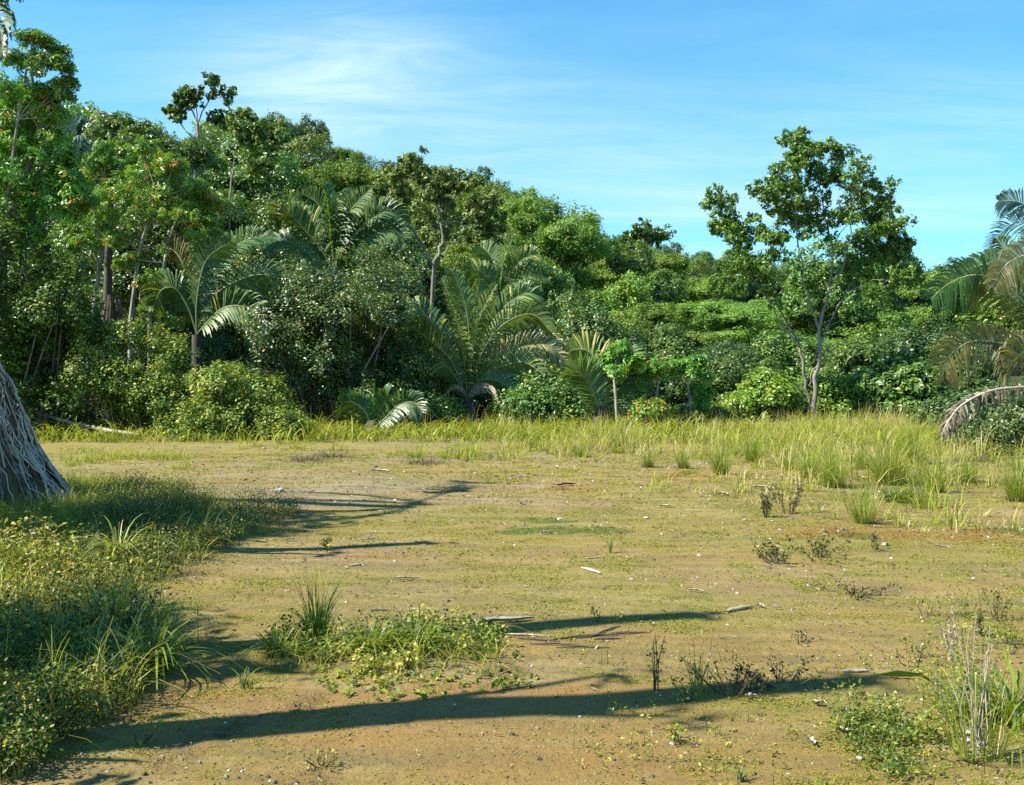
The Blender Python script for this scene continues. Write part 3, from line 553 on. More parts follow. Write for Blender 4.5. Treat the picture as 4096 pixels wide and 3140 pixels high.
whorl_tree('broadleaf_tree', 'orange flecked pale green tree on thin leaning trunks, left of the left palm', (129, 345), [(129, 345), (131, 320), (138, 250), (146, 222), (160, 200)],
    [(150, 160, 12), (135, 178, 14), (160, 178, 14), (178, 170, 12), (120, 195, 14), (145, 198, 15), (170, 196, 15), (192, 188, 13), (205, 200, 12), (110, 215, 12), (135, 218, 12), (185, 212, 14), (205, 220, 12), (218, 205, 9), (165, 215, 12), (200, 235, 9), (118, 240, 9), (150, 150, 7)], 30.0, .34, 3, 13, .18, 'big', 203, .075, .62, .05, 'bark_pale')
whorl_tree('sapling', 'second thin pale trunk leaning right, beside the orange flecked tree', (146, 345), [(146, 345), (150, 312), (162, 262), (170, 232), (178, 215)],
    [(180, 218, 8), (140, 282, 6), (155, 275, 6), (172, 285, 6), (160, 298, 7), (120, 263, 6), (130, 258, 6), (150, 310, 8), (165, 318, 7), (178, 322, 8), (165, 247, 7)], 29.4, .32, 3, 6, .14, 'big', 204, .07, .6, .02, 'bark_pale')
whorl_tree('broadleaf_tree', 'dark mid height tree with thin trunk, right of the tall left edge tree', (85, 400), [(85, 400), (88, 330), (93, 300), (98, 270), (104, 240), (106, 205)],
    [(100, 165, 14), (115, 175, 13), (85, 170, 13), (128, 158, 11), (110, 195, 14), (90, 200, 14), (125, 185, 10), (75, 225, 12), (100, 222, 13), (78, 190, 12), (140, 150, 10), (108, 150, 9), (150, 165, 10), (92, 245, 10), (70, 250, 10)], 32.5, .36, 3, 14, .2, 'big', 205, .10, .42, .01)
whorl_tree('broadleaf_tree', 'leafy dark green tree whose top meets the sky right of the distant palm tuft', (190, 350), [(190, 350), (186, 250), (180, 190), (176, 150)],
    [(105, 118, 11), (122, 126, 12), (140, 128, 11), (98, 135, 12), (118, 142, 12), (152, 140, 11), (168, 150, 12), (135, 150, 12), (182, 160, 12), (195, 150, 10), (210, 160, 11), (158, 160, 11)], 38.0, .40, 4, 14, .26, 'mid', 206, .10, .5, .0, 'bark_dark')

# saplings with whorled leaves at the clearing edge
SG = 'whorled saplings at the clearing edge'
whorl_tree('sapling', 'pale stemmed sapling with drooping leaf whorls, leftmost of the saplings right of the fan palm', (618, 420), [(618, 420), (616, 400), (614, 380), (616, 362), (620, 350)],
    [(612, 358, 9), (625, 356, 9), (619, 348, 7), (604, 365, 7), (634, 362, 6), (616, 372, 7)], 26.3, .36, 3, 8, .15, 'big', 211, .055, .62, .02, 'bark_pale')
whorl_tree('sapling', 'slim sapling with two stems and a flat leafy top, middle of the saplings', (655, 412), [(655, 412), (656, 395), (659, 380), (662, 370)],
    [(655, 368, 8), (668, 370, 8), (680, 368, 7), (645, 372, 7), (640, 388, 5), (690, 370, 6)], 26.8, .34, 3, 8, .15, 'big', 212, .045, .55, .005, 'bark_pale')
whorl_tree('sapling', 'sapling with a forked pale stem and drooping dark leaves, rightmost of the saplings', (692, 412), [(692, 412), (689, 396), (687, 380), (686, 368)],
    [(676, 368, 6), (688, 362, 7), (700, 364, 7), (704, 378, 6), (697, 392, 6), (706, 395, 5), (702, 404, 5)], 27.1, .36, 3, 8, .15, 'big', 213, .05, .5, .01, 'bark_pale')

# sparse trees drawn limb by limb
def skeletal(name, label, base, Y, limbs, leaf, per, cr, mat, seed, bark, tb=.5, twigs=3, kind='ovate', rs=1.0, spread=10, ncl=1, tv=.3, aspect=.6, fromt=.45, squash=1):
    """limbs: (list of (px,py), radius0, radius1, leafy) ; leafy clumps along the outer half and on twigs"""
    if squash != 1: limbs = [([(x, base[1] - (base[1] - y) * squash) for x, y in pp], *r_) for (pp, *r_) in limbs]
    rng = np.random.default_rng(seed); b = P(*base, Y); b[2] = zg((b[0], b[1])); t_ = thing(name, label, 'tree', b, 0)
    fm = Mesh(); first = True; lim = []
    for (pp, ra, rb, leafy, dy) in limbs:
        pts = np.array([P(px, py, Y) - b for px, py in pp]); k = len(pts); pts[:, 1] += np.linspace(dy[0], dy[1], k)
        if pp[0] == base: pts[0][2] = -.3
        # densify with slight wobble
        tt = np.linspace(0, k - 1, (k - 1) * 3 + 1); d = np.stack([np.interp(tt, np.arange(k), pts[:, a]) for a in range(3)], 1); d[1:-1] += rng.normal(0, .025, (len(d) - 2, 3))
        m = Mesh(); m.tube(d, np.linspace(ra, rb, len(d)) * rs, 7); tw = []
        if leafy:
            for q in range(int(leafy * (1.5 if squash != 1 else 1))):
                f = rng.uniform(fromt, 1) ** .8; s = d[int(f * (len(d) - 1))]
                e = s + norm(rng.normal(size=3) + np.array((0, 0, .35))) * spread / F * Y * rng.uniform(.3, 1); m.tube([s, (s + e) / 2 + rng.normal(0, .04, 3), e], [rb * rs * .8, rb * rs * .6, rb * rs * .3], 4); tw.append(e)
            tw.append(d[-1])
            rr = np.array([cr * rng.uniform(.7, 1.2) for _ in tw])
            foliage(fm, rng, [(c, np.array((r, r, r * .75))) for c, r in zip(tw, rr)], leaf, per, cr * .45, ncl, aspect, tb, tv, .4, kind=kind, lowcut=-.8)
        lim.append((m, first)); first = False
    for k, (m, f) in enumerate(lim): m.build('trunk' if f else 'limb', MT[bark], t_)
    fm.build('crown', MT[mat], t_); return t_
skeletal('slender_tree', 'slender pale trunked sparse tree standing alone at the right edge of the clearing', (813, 415), 29.5, [
    ([(813, 415), (815, 392), (818, 368), (820, 342), (819, 325)], .17, .12, 0, (0, 0)),
    ([(819, 325), (828, 296), (832, 268), (834, 240), (830, 215), (826, 190), (822, 165), (818, 145)], .11, .02, 11, (0, .4)),
    ([(819, 325), (810, 303), (803, 283), (800, 255), (794, 230), (792, 205), (787, 185), (779, 168), (772, 160)], .08, .015, 10, (0, -.5)),
    ([(809, 385), (812, 372), (818, 362)], .05, .05, 0, (0, 0)),
    ([(811, 412), (808, 392), (806, 372), (802, 352), (800, 340)], .12, .085, 0, (.1, .1)),
    ([(800, 340), (791, 322), (782, 303), (773, 285), (764, 265), (752, 245), (742, 228), (738, 212)], .07, .015, 12, (.1, .8)),
    ([(800, 340), (786, 328), (777, 315), (771, 300), (757, 282), (742, 265), (732, 252)], .055, .015, 9, (.1, -.6)),
    ([(820, 345), (829, 322), (840, 302), (850, 285), (861, 262), (872, 240), (880, 215)], .09, .018, 12, (0, .9)),
    ([(831, 280), (842, 262), (846, 235), (847, 205), (852, 180), (860, 165)], .055, .014, 9, (0, -.6)),
    ([(850, 285), (862, 268), (880, 255), (895, 245), (905, 238)], .045, .012, 8, (.2, 1.2)),
    ([(834, 240), (845, 218), (862, 200), (872, 185), (880, 192)], .03, .01, 8, (.2, -.2)),
    ([(792, 205), (783, 196), (772, 192), (762, 190)], .025, .01, 4, (-.3, -.6)),
    ([(794, 220), (790, 190), (798, 165), (800, 145), (796, 128)], .03, .01, 8, (-.3, .1)),
    ([(826, 190), (812, 172), (806, 150), (800, 132), (792, 125)], .03, .01, 7, (.2, .5)),
    ([(826, 190), (836, 172), (846, 162), (856, 162)], .02, .008, 4, (.2, .3)),
    ([(872, 240), (885, 222), (892, 205), (888, 190)], .025, .008, 7, (.6, .8)),
    ([(742, 228), (735, 205), (726, 192), (718, 185)], .025, .008, 6, (.6, .8)),
    ([(738, 240), (730, 222), (724, 210)], .02, .008, 5, (.6, .9)),
    ([(752, 245), (750, 225), (756, 212)], .02, .008, 5, (.4, .3)),
    ([(829, 322), (845, 315), (862, 312), (885, 312), (900, 307)], .03, .01, 0, (0, .6)),
    ([(861, 262), (880, 245), (900, 240), (915, 238)], .03, .01, 10, (.2, .8)), ([(850, 285), (870, 275), (888, 275), (902, 270)], .03, .01, 9, (0, -.8)),
    ([(846, 235), (860, 225), (872, 222), (888, 226)], .03, .01, 9, (0, -.9)), ([(794, 230), (782, 222), (786, 205), (800, 195)], .03, .01, 8, (0, .7)),
    ([(764, 265), (748, 268), (735, 275), (722, 280)], .03, .01, 8, (.2, .9)), ([(752, 245), (768, 240), (778, 248)], .03, .01, 6, (.2, -.4)), ([(834, 240), (826, 225), (815, 215), (805, 210)], .03, .01, 8, (0, .6)),
    ([(822, 165), (830, 150), (838, 140), (846, 150)], .02, .01, 6, (.3, .7)), ([(779, 168), (772, 178), (765, 190)], .02, .01, 5, (-.3, -.6))],
    .105, 17, .26, 'bright', 301, 'bark_grey', tb=.22, spread=21, ncl=9, tv=.35, rs=.46, squash=.955)
skeletal('sparse_tree', 'sparse crooked tree silhouetted on the skyline, left of the hill crest', (192, 190), 50, [
    ([(192, 190), (195, 160), (198, 135), (197, 120)], .22, .12, 0, (0, 0)),
    ([(197, 120), (190, 108), (183, 98), (180, 90)], .10, .04, 9, (0, .5)),
    ([(197, 125), (203, 112), (212, 100), (216, 92), (212, 80)], .08, .03, 5, (0, -.4)),
    ([(212, 100), (220, 98), (228, 90)], .04, .02, 2, (0, 0)),
    ([(195, 140), (180, 125), (172, 112), (166, 108)], .08, .03, 8, (0, .6)),
    ([(197, 130), (208, 120), (218, 118), (224, 120)], .06, .03, 8, (0, .2)),
    ([(197, 120), (196, 100), (198, 90)], .06, .02, 6, (0, -.2))],
    .22, 20, .36, 'mid', 302, 'bark_grey', tb=.4, spread=9, ncl=5, rs=.5)
skeletal('sparse_tree', 'sparse tree with spread bare branches below the crest, right of the skyline tree', (228, 250), 46, [
    ([(228, 250), (230, 200), (232, 175)], .2, .12, 0, (0, 0)),
    ([(232, 175), (240, 160), (248, 148), (255, 138), (262, 125)], .09, .03, 14, (0, .5)),
    ([(232, 178), (248, 170), (262, 163), (275, 160)], .08, .03, 12, (0, -.5)),
    ([(232, 175), (236, 150), (240, 128), (238, 115)], .08, .02, 10, (0, .1)), ([(248, 148), (262, 145), (272, 135), (280, 125)], .05, .02, 10, (.2, .5))],
    .2, 20, .40, 'mid', 303, 'bark_grey', tb=.65, spread=16, ncl=7, rs=.3)
skeletal('sparse_tree', 'open olive tree with tangled grey branches above the big palm', (428, 275), 41, [
    ([(428, 275), (434, 262), (440, 252), (443, 238)], .16, .10, 0, (0, 0)),
    ([(443, 238), (440, 215), (437, 200), (440, 185), (446, 172)], .08, .03, 10, (0, .4)),
    ([(432, 265), (420, 240), (408, 225), (398, 205), (390, 190), (382, 178)], .10, .03, 14, (.3, .8)),
    ([(398, 205), (404, 188), (410, 172), (412, 160)], .05, .02, 10, (.6, .3)),
    ([(440, 215), (455, 195), (466, 185), (475, 178)], .05, .02, 12, (0, .5)),
    ([(442, 225), (460, 222), (476, 215), (490, 205)], .06, .02, 14, (0, -.4)),
    ([(443, 245), (462, 240), (480, 238), (500, 225)], .05, .02, 14, (0, .5)),
    ([(398, 205), (385, 210), (372, 205)], .04, .02, 8, (.6, .2)), ([(440, 200), (425, 190), (420, 175)], .04, .02, 10, (0, .2)), ([(408, 225), (395, 228), (380, 222)], .04, .02, 8, (.5, .2))],
    .17, 22, .36, 'olive', 304, 'bark_grey', tb=.55, spread=17, ncl=7, rs=.6)
skeletal('sparse_tree', 'isolated flat topped tree sticking out of the ridge line, centre right', (648, 290), 118, [
    ([(648, 290), (650, 262), (650, 250)], .35, .2, 0, (0, 0)), ([(650, 250), (640, 240), (630, 236)], .15, .06, 6, (0, 1)), ([(650, 250), (655, 238), (662, 234)], .15, .06, 7, (0, 0)), ([(650, 252), (645, 238), (642, 230)], .15, .06, 6, (0, -1))],
    .5, 16, 1.0, 'mid', 305, 'bark_grey', tb=.35, spread=8, ncl=5)

# ------------------------------------------------------------------ palms
def frond(parent, rng, pts, lw, nl, mat='palm', rmat='rachis', tint=.5, hang=.5, wid=.045, start=.14, vang=.45, name='frond', r0=.03, tipt=.0, gap=0.03, tv=.2, twist=None, rag=.09):
    """one pinnate leaf along a curve: pts (k,3) control points, lw leaflet length"""
    pts = np.asarray(pts, float); k = len(pts); tt = np.linspace(0, k - 1, 26)
    # smooth (Catmull-ish) interpolation
    def cr(t):
        i = int(min(max(math.floor(t), 0), k - 2)); f = t - i
        p0, p1, p2, p3 = pts[max(i - 1, 0)], pts[i], pts[i + 1], pts[min(i + 2, k - 1)]
        return .5 * (2 * p1 + (p2 - p0) * f + (2 * p0 - 5 * p1 + 4 * p2 - p3) * f * f + (3 * p1 - p0 - 3 * p2 + p3) * f ** 3)
    c = np.array([cr(t) for t in tt])
    ml = Mesh(); T = norm(np.gradient(c, axis=0))
    s = np.linspace(start, .995, nl); idx = s * 25; p = np.stack([np.interp(idx, np.arange(26), c[:, a]) for a in range(3)], 1); tg = norm(np.stack([np.interp(idx, np.arange(26), T[:, a]) for a in range(3)], 1))
    upv = np.array((0, 0, 1.0)); side = np.cross(tg, upv); bad = np.linalg.norm(side, axis=1) < .25
    ref = norm(np.cross(T[-1] + T[0] * .2, upv) + 1e-6); side[bad] = ref; side = norm(side); nrm = norm(np.cross(side, tg))
    tw = (rng.uniform(.8, 1.4) * rng.choice([-1, 1])) if twist is None else twist
    side, nrm = side * math.cos(tw) + nrm * math.sin(tw), nrm * math.cos(tw) - side * math.sin(tw)
    env = np.sin(np.clip((s - start) / (1 - start), 0, 1) * 2.75 + .32) ** .7; ln = lw * np.clip(env, .25, 1)
    for sg in (-1, 1):
        keep = rng.uniform(size=nl) > gap; q = p[keep]; n = len(q)
        out = side[keep] * sg; L_ = (ln[keep] * rng.uniform(.85, 1.1, n))[:, None]
        dd = norm(out * 1.0 + tg[keep] * (.40 + .55 * s[keep][:, None]) + nrm[keep] * vang + rng.normal(0, rag, (n, 3)))
        w = wid * 1.1 * (.7 + .3 * L_ / lw); wv = norm(np.cross(dd, nrm[keep]) + nrm[keep] * .4) * w * .5
        a0 = q; a1 = q + dd * L_ * .4; a2 = q + dd * L_ * .75 - np.array((0, 0, 1)) * L_ * hang * .22; a3 = q + dd * L_ * (1 - hang * .12) - np.array((0, 0, 1)) * L_ * hang * .55
        ti = np.clip(tint + rng.normal(0, tv, n) + tipt * s[keep], 0, 1)
        ml.quads(np.stack([a0 - wv * .5, a0 + wv * .5, a1 + wv, a1 - wv], 1), ti); ml.quads(np.stack([a1 - wv, a1 + wv, a2 + wv * .8, a2 - wv * .8], 1), ti); ml.quads(np.stack([a2 - wv * .8, a2 + wv * .8, a3 + wv * .12, a3 - wv * .12], 1), ti)
    f = ml.build(name, MT[mat], parent)
    mr_ = Mesh(); mr_.tube(c, np.linspace(r0, r0 * .25, 26), 6); mr_.build('midrib', MT[rmat], f); return f
def palm(name, label, base, Y, fr, lw=.7, nl=60, mat='palm', rmat='rachis', seed=0, trunk=None, tint=.5, wid=.045, hang=.5, r0=.03, gz=True, cat='palm', tr=.16, trmat='bark_grey', shrink=1):
    rng = np.random.default_rng(seed); b = P(*base, Y); g = zg((b[0], b[1])) if gz else b[2]
    root = thing(name, label, cat, (b[0], b[1], g)); b0 = np.array((b[0], b[1], g)); crown = b - b0
    if trunk:
        m = Mesh(); tp = [np.array((0, 0, -.3))] if trunk == 1 else [P(px, py, Y) - b0 for px, py in trunk]; tp.append(crown); m.tube(np.linspace(tp[0], tp[-1], 8) if len(tp) == 2 else tp, np.linspace(tr * 1.3, tr, 8 if len(tp) == 2 else len(tp)), 9); m.build('trunk', MT[trmat], root)
    else:
        m = Mesh(); m.tube([(0, 0, -.3), crown * .5 + np.array((0, 0, .1)), crown + np.array((0, 0, .25))], [.3, .26, .12], 9); m.build('stump', MT['bark_dark'], root)
    for f in fr:
        pp = [(base[0] + (x - base[0]) * shrink, base[1] + (y - base[1]) * shrink) for x, y in f[0]]; y0, y1 = f[1]; kw = f[2] if len(f) > 2 else {}
        pts = [crown] + [P(px, py, Y) - b0 + np.array((0, y0 + (y1 - y0) * (i + 1) / len(pp), 0)) for i, (px, py) in enumerate(pp)]
        a = dict(lw=lw, nl=nl, mat=mat, rmat=rmat, tint=tint, wid=wid, hang=hang, r0=r0); a.update(kw); frond(root, rng, pts, **a)
    return root
palm('trunkless_palm', 'big trunkless palm with tall feathery fronds at the centre of the clearing edge', (468, 405), 28.5, [
    ([(462, 350), (452, 300), (438, 262)], (0, .6)), ([(470, 340), (466, 295), (452, 258)], (0, -.5)), ([(470, 345), (474, 300), (480, 262)], (0, .9)),
    ([(474, 345), (484, 305), (500, 275)], (0, -1.0)), ([(478, 350), (500, 305), (530, 280), (549, 283)], (0, .4)), ([(480, 355), (505, 318), (538, 305), (560, 325)], (0, -.6)),
    ([(484, 360), (512, 335), (545, 328), (570, 352)], (0, .6), dict(tint=.6)), ([(486, 372), (508, 362), (530, 358), (552, 372)], (0, -1.0)),
    ([(455, 355), (436, 325), (415, 300), (396, 305), (384, 322)], (0, .3), dict(tint=.6)), ([(452, 360), (432, 338), (412, 322), (402, 318)], (0, -1.0)),
    ([(452, 370), (432, 355), (415, 358), (404, 385)], (0, -.6)), ([(458, 380), (440, 372), (425, 385), (418, 408)], (0, .8), dict(mat='palm_old', rmat='rachis_old')),
    ([(464, 350), (456, 310), (446, 285)], (0, -1.4)), ([(476, 380), (500, 378), (520, 392), (530, 412)], (0, -.8)), ([(470, 392), (482, 385), (495, 388), (502, 402)], (0, -1.2), dict(mat='dead', rmat='rachis_old', lw=.2)),
    ([(464, 392), (455, 386), (446, 392), (440, 405)], (0, -1.3), dict(mat='dead', rmat='rachis_old', lw=.2)), ([(486, 362), (520, 342), (556, 338), (580, 362)], (0, -.3), dict(mat='palm_old', tint=.65))],
    lw=.72, nl=66, seed=401, wid=.05, tint=.6, hang=.5, shrink=.9)
palm('trunkless_palm', 'upright palm fronds rising behind the glossy vine mound, middle of the picture', (335, 278), 39, [
    ([(325, 240), (318, 205), (300, 192)], (0, .5)), ([(332, 240), (330, 205), (326, 188)], (0, -.4)), ([(336, 240), (342, 210), (352, 190)], (0, .6)), ([(338, 245), (350, 215), (372, 192)], (0, -.6)),
    ([(342, 250), (362, 225), (385, 210), (402, 218)], (0, .3)), ([(345, 262), (368, 240), (392, 232), (406, 242)], (0, -.7)), ([(325, 255), (305, 230), (290, 215), (280, 222)], (0, -.4), dict(tint=.7)),
    ([(320, 265), (300, 248), (282, 240), (270, 250)], (0, .5)), ([(334, 250), (338, 225), (340, 205)], (0, -1)), ([(322, 250), (308, 215), (296, 200)], (0, 1))],
    lw=1.15, nl=66, seed=402, wid=.07, tint=.45)
palm('feather_palm', 'palm with arching drooping fronds left of the glossy vine mound', (197, 335), 29, [
    ([(205, 295), (222, 258), (245, 238), (268, 236)], (0, .4), dict(tint=.3)), ([(207, 305), (230, 285), (262, 275), (290, 285), (302, 296)], (0, -.2)),
    ([(207, 325), (228, 308), (255, 310), (270, 335), (274, 350)], (0, -.8), dict(tint=.7)), ([(198, 290), (200, 255), (212, 230)], (0, .8)), ([(192, 300), (182, 270), (170, 250), (155, 245)], (0, .6), dict(mat='palm_old')),
    ([(200, 300), (212, 262), (238, 246)], (0, -.8), dict(tint=.25)), ([(190, 310), (178, 290), (165, 290), (158, 305)], (0, -.3)), ([(204, 310), (222, 295), (240, 292), (252, 302)], (0, .8))],
    lw=.9, nl=64, seed=403, wid=.05, trunk=1, tr=.15, trmat='bark_dark')
palm('feather_palm', 'palm fronds fanning upward behind the big trunkless palm, right of centre', (500, 300), 39, [
    ([(496, 275), (490, 255), (480, 245)], (0, .4)), ([(502, 272), (508, 250), (514, 236)], (0, -.4)), ([(506, 278), (522, 258), (538, 252)], (0, .4)), ([(508, 285), (526, 275), (544, 278)], (0, -.4)), ([(494, 285), (480, 272), (468, 272)], (0, -.5))],
    lw=.9, nl=50, seed=404, wid=.06, tint=.6)
palm('fan_palm', 'small palm with two broad upright fronds between the big palm and the saplings', (602, 415), 26.5, [
    ([(606, 390), (600, 365), (586, 350), (572, 350)], (0, .2), dict(tint=.8)), ([(596, 400), (588, 382), (576, 372), (568, 380)], (0, -.4)), ([(612, 392), (622, 368), (634, 345)], (0, .5)), ([(610, 390), (612, 365), (618, 342)], (0, .9)), ([(614, 400), (630, 380), (642, 368)], (0, .5)), ([(600, 395), (592, 372), (580, 360)], (0, .9))],
    lw=.75, nl=60, seed=405, wid=.05, tint=.6, hang=.15)
palm('small_palm', 'low young palm with dark fronds in the grass left of the big palm', (372, 430), 24.5, [
    ([(380, 410), (386, 398), (382, 390)], (0, .3)), ([(366, 412), (354, 402), (345, 402)], (0, -.2)), ([(386, 418), (400, 404), (414, 402), (424, 412)], (0, -.3)), ([(362, 420), (350, 412), (342, 418)], (0, .3)), ([(374, 405), (370, 394), (360, 390)], (0, .5))],
    lw=.6, nl=36, seed=406, wid=.05, tint=.3)
palm('feather_palm', 'dark palm tuft poking above the trees at the upper left skyline', (76, 140), 44, [
    ([(74, 128), (72, 118)], (0, .3)), ([(78, 128), (82, 118)], (0, -.2)), ([(80, 132), (87, 125), (90, 132)], (0, .2)), ([(72, 132), (65, 126), (60, 132)], (0, -.3)), ([(77, 125), (77, 115)], (0, .5)), ([(80, 136), (88, 136), (91, 144)], (0, -.4))],
    lw=.75, nl=30, seed=407, wid=.06, mat='palm_blue', trunk=1, tr=.14)
palm('feather_palm', 'drooping dark palm top on the skyline, right of the first palm tuft', (112, 172), 46, [
    ([(105, 162), (97, 160), (92, 168)], (0, .3)), ([(118, 160), (127, 164), (131, 174)], (0, -.2)), ([(114, 160), (120, 156), (125, 160)], (0, .5)), ([(108, 160), (101, 156), (95, 158)], (0, -.5)), ([(112, 158), (113, 153)], (0, .2)), ([(117, 168), (124, 172), (127, 182)], (0, .4))],
    lw=.8, nl=30, seed=408, wid=.06, mat='palm_blue', trunk=1, tr=.14)
palm('feather_palm', 'grey green palm tuft on the slope left of the spread branch tree', (172, 172), 40, [
    ([(168, 158), (164, 146)], (0, .3)), ([(172, 156), (172, 142)], (0, .1)), ([(176, 158), (182, 148)], (0, -.3)), ([(178, 164), (188, 160), (192, 168)], (0, .3)), ([(166, 164), (157, 162), (153, 170)], (0, 0))],
    lw=.9, nl=34, seed=409, wid=.06, mat='palm_blue', tint=.8)
palm('feather_palm', 'large weathered palm at the right edge with arching fronds and hanging brown leaflets', (1046, 360), 20, [
    ([(1036, 325), (1010, 292), (975, 276), (945, 284), (925, 300)], (0, -.3), dict(tint=.25)), ([(1040, 318), (1022, 280), (1000, 262), (978, 268)], (0, .6), dict(tint=.35)),
    ([(1048, 315), (1040, 275), (1018, 258), (992, 268), (976, 290)], (0, -.7), dict(mat='palm_old', rmat='rachis_old', tint=.75, hang=1.1)),
    ([(1030, 348), (1000, 344), (965, 342), (940, 360), (934, 382)], (0, -.4), dict(mat='palm_old', tint=.35, hang=.7)), ([(1036, 360), (1015, 352), (995, 362), (985, 385)], (0, -.9), dict(mat='palm_old', tint=.3, hang=.9)),
    ([(1052, 320), (1060, 280), (1080, 262)], (0, .3)), ([(1045, 330), (1030, 300), (1008, 282), (990, 280)], (0, .9), dict(mat='palm_old', tint=.3)), ([(1042, 330), (1030, 270), (1012, 235)], (0, .6), dict(tint=.4)), ([(1058, 345), (1090, 335), (1110, 360)], (0, 0))],
    lw=.75, nl=70, seed=410, wid=.04, trunk=1, tr=.2, tint=.4, hang=.8)
palm('feather_palm', 'tall blue green palm crown entering from the right edge against the sky', (1056, 252), 27, [
    ([(1040, 228), (1018, 222), (1000, 236), (990, 252)], (0, 0)), ([(1042, 215), (1025, 200), (1008, 198)], (0, .5)), ([(1048, 205), (1038, 188), (1022, 182)], (0, -.3)), ([(1062, 205), (1070, 180)], (0, 0)), ([(1072, 225), (1095, 215), (1115, 240)], (0, 0)), ([(1040, 240), (1020, 240), (1008, 258)], (0, -.5))],
    lw=.75, nl=52, seed=411, wid=.035, mat='palm_blue', trunk=1, tr=.15, hang=.7)
# dead hanging frond, right
dr = np.random.default_rng(55); b = P(1040, 388, 18); root = thing('dead_frond', 'long dry brown palm frond hanging down into the grass at the right edge', 'palm frond', (b[0], b[1], 0))
b0 = np.array((b[0], b[1], 0)); frond(root, dr, [P(1060, 384, 18) - b0, P(1024, 387, 18) - b0, P(990, 391, 17.8) - b0, P(962, 405, 17.6) - b0, P(948, 422, 17.5) - b0, P(943, 432, 17.5) - b0], .26, 110, 'dead', 'rachis_old', .22, 1.5, .035, .05, -.3, 'leaflets', .035, gap=.3, tv=.35, rag=.5, twist=0.5)

# ------------------------------------------------------------------ stilt-root palm at the left edge
rb = G(-34, 512); rng = np.random.default_rng(61)
root = thing('stilt_root_palm', 'thick cone of grey fibrous palm roots at the left edge of the clearing', 'palm', (rb[0], rb[1], 0))
m = Mesh(); lean_ = lambda z: np.array((-1.6, -1.2)) * max(0, (z - 2.2) / 5.1) ** 1.3
prof = [(-.12, 1.38), (.25, 1.13), (.57, .89), (.82, .74), (1.1, .65), (1.46, .51), (1.67, .36), (2.0, .24), (2.6, .18), (4, .16), (5, .14), (6, .12), (7.3, .11)]
def rprof(z): return float(np.interp(z, [a for a, _ in prof], [b_ for _, b_ in prof]))
def flute(a): return 1 + .14 * np.cos(5 * a + .6) + .06 * np.cos(9 * a + 2)
core = Mesh(); zsl = np.array([p[0] for p in prof]); A = np.linspace(0, 2 * np.pi, 64, endpoint=False)
V = np.array([[(math.cos(a) * rprof(z) * .9 * (flute(a) if z < 2 else 1) + lean_(z)[0], math.sin(a) * rprof(z) * .9 * (flute(a) if z < 2 else 1) + lean_(z)[1], z) for a in A] for z in zsl]).reshape(-1, 3)
ii = np.arange(len(zsl) - 1)[:, None] * 64; jj = np.arange(64)[None]; j2 = (jj + 1) % 64
core.grid(V, np.stack([ii + jj, ii + j2, ii + 64 + j2, ii + 64 + jj], -1).reshape(-1, 4), .5); core.build('trunk', MT['rootcore'], root)
m = Mesh()
for k in range(1150):
    a = rng.uniform(0, 2 * np.pi)
    if math.cos(5 * a + .6) < -.2 and rng.uniform() < .85: continue
    z1 = rng.uniform(.3, 2.3); z0 = -.1 if rng.uniform() < .3 else max(-.05, z1 - rng.uniform(.15, .7)); n = 9; zz = np.linspace(z1, z0, n)
    aa = a + np.cumsum(rng.normal(0, .022, n)); rr = np.array([rprof(z) for z in zz]) * flute(aa) * .93 + rng.normal(0, .02, n) + .02
    m.tube(np.stack([np.cos(aa) * rr, np.sin(aa) * rr, zz], 1), rng.uniform(.005, .012), 5, rng.uniform() ** .6)
m.build('roots', MT['root'], root)
crown = np.array((-1.6, -1.2, 7.3))
for k in range(4):
    a = 2.5 + k * .5; el = rng.uniform(.1, .9); ln = rng.uniform(1.7, 2.3); d = np.array((math.cos(a), math.sin(a), 0))
    pts = [crown + d * .05, crown + d * ln * .35 + np.array((0, 0, el)), crown + d * ln * .75 + np.array((0, 0, el * .6)), crown + d * ln + np.array((0, 0, -1.0 + el * .6))]
    frond(root, rng, pts, .55, 34, 'palm', 'rachis', .4, 1.0, .06)
b0 = np.array((rb[0], rb[1], 0))
frond(root, rng, [crown, P(-60, -60, 12.4) - b0, P(-25, -15, 12.2) - b0, P(-2, 20, 12.1) - b0, P(4, 52, 12.0) - b0], .45, 34, 'palm', 'rachis', .2, .9, .065)
frond(root, rng, [crown, P(-70, -80, 12.6) - b0, P(-30, -60, 12.8) - b0, P(2, -30, 12.9) - b0, P(10, -6, 12.9) - b0], .4, 30, 'palm', 'rachis', .2, .9, .06)

# fallen pole, left
g0, g1 = P(38, 413, 24.5), P(140, 435, 23.0); m = Mesh(); pts = [g0, P(75, 424, 24), P(105, 430, 23.5), g1]; base = np.array(pts[-1]); base[2] = 0
m.tube([p - base for p in pts], [.035, .05, .05, .04], 7)
o = m.build('fallen_pole', MT['bark_pale'], None, base); tag(o, 'long grey fallen pole lying in front of the dark left thicket', 'log')
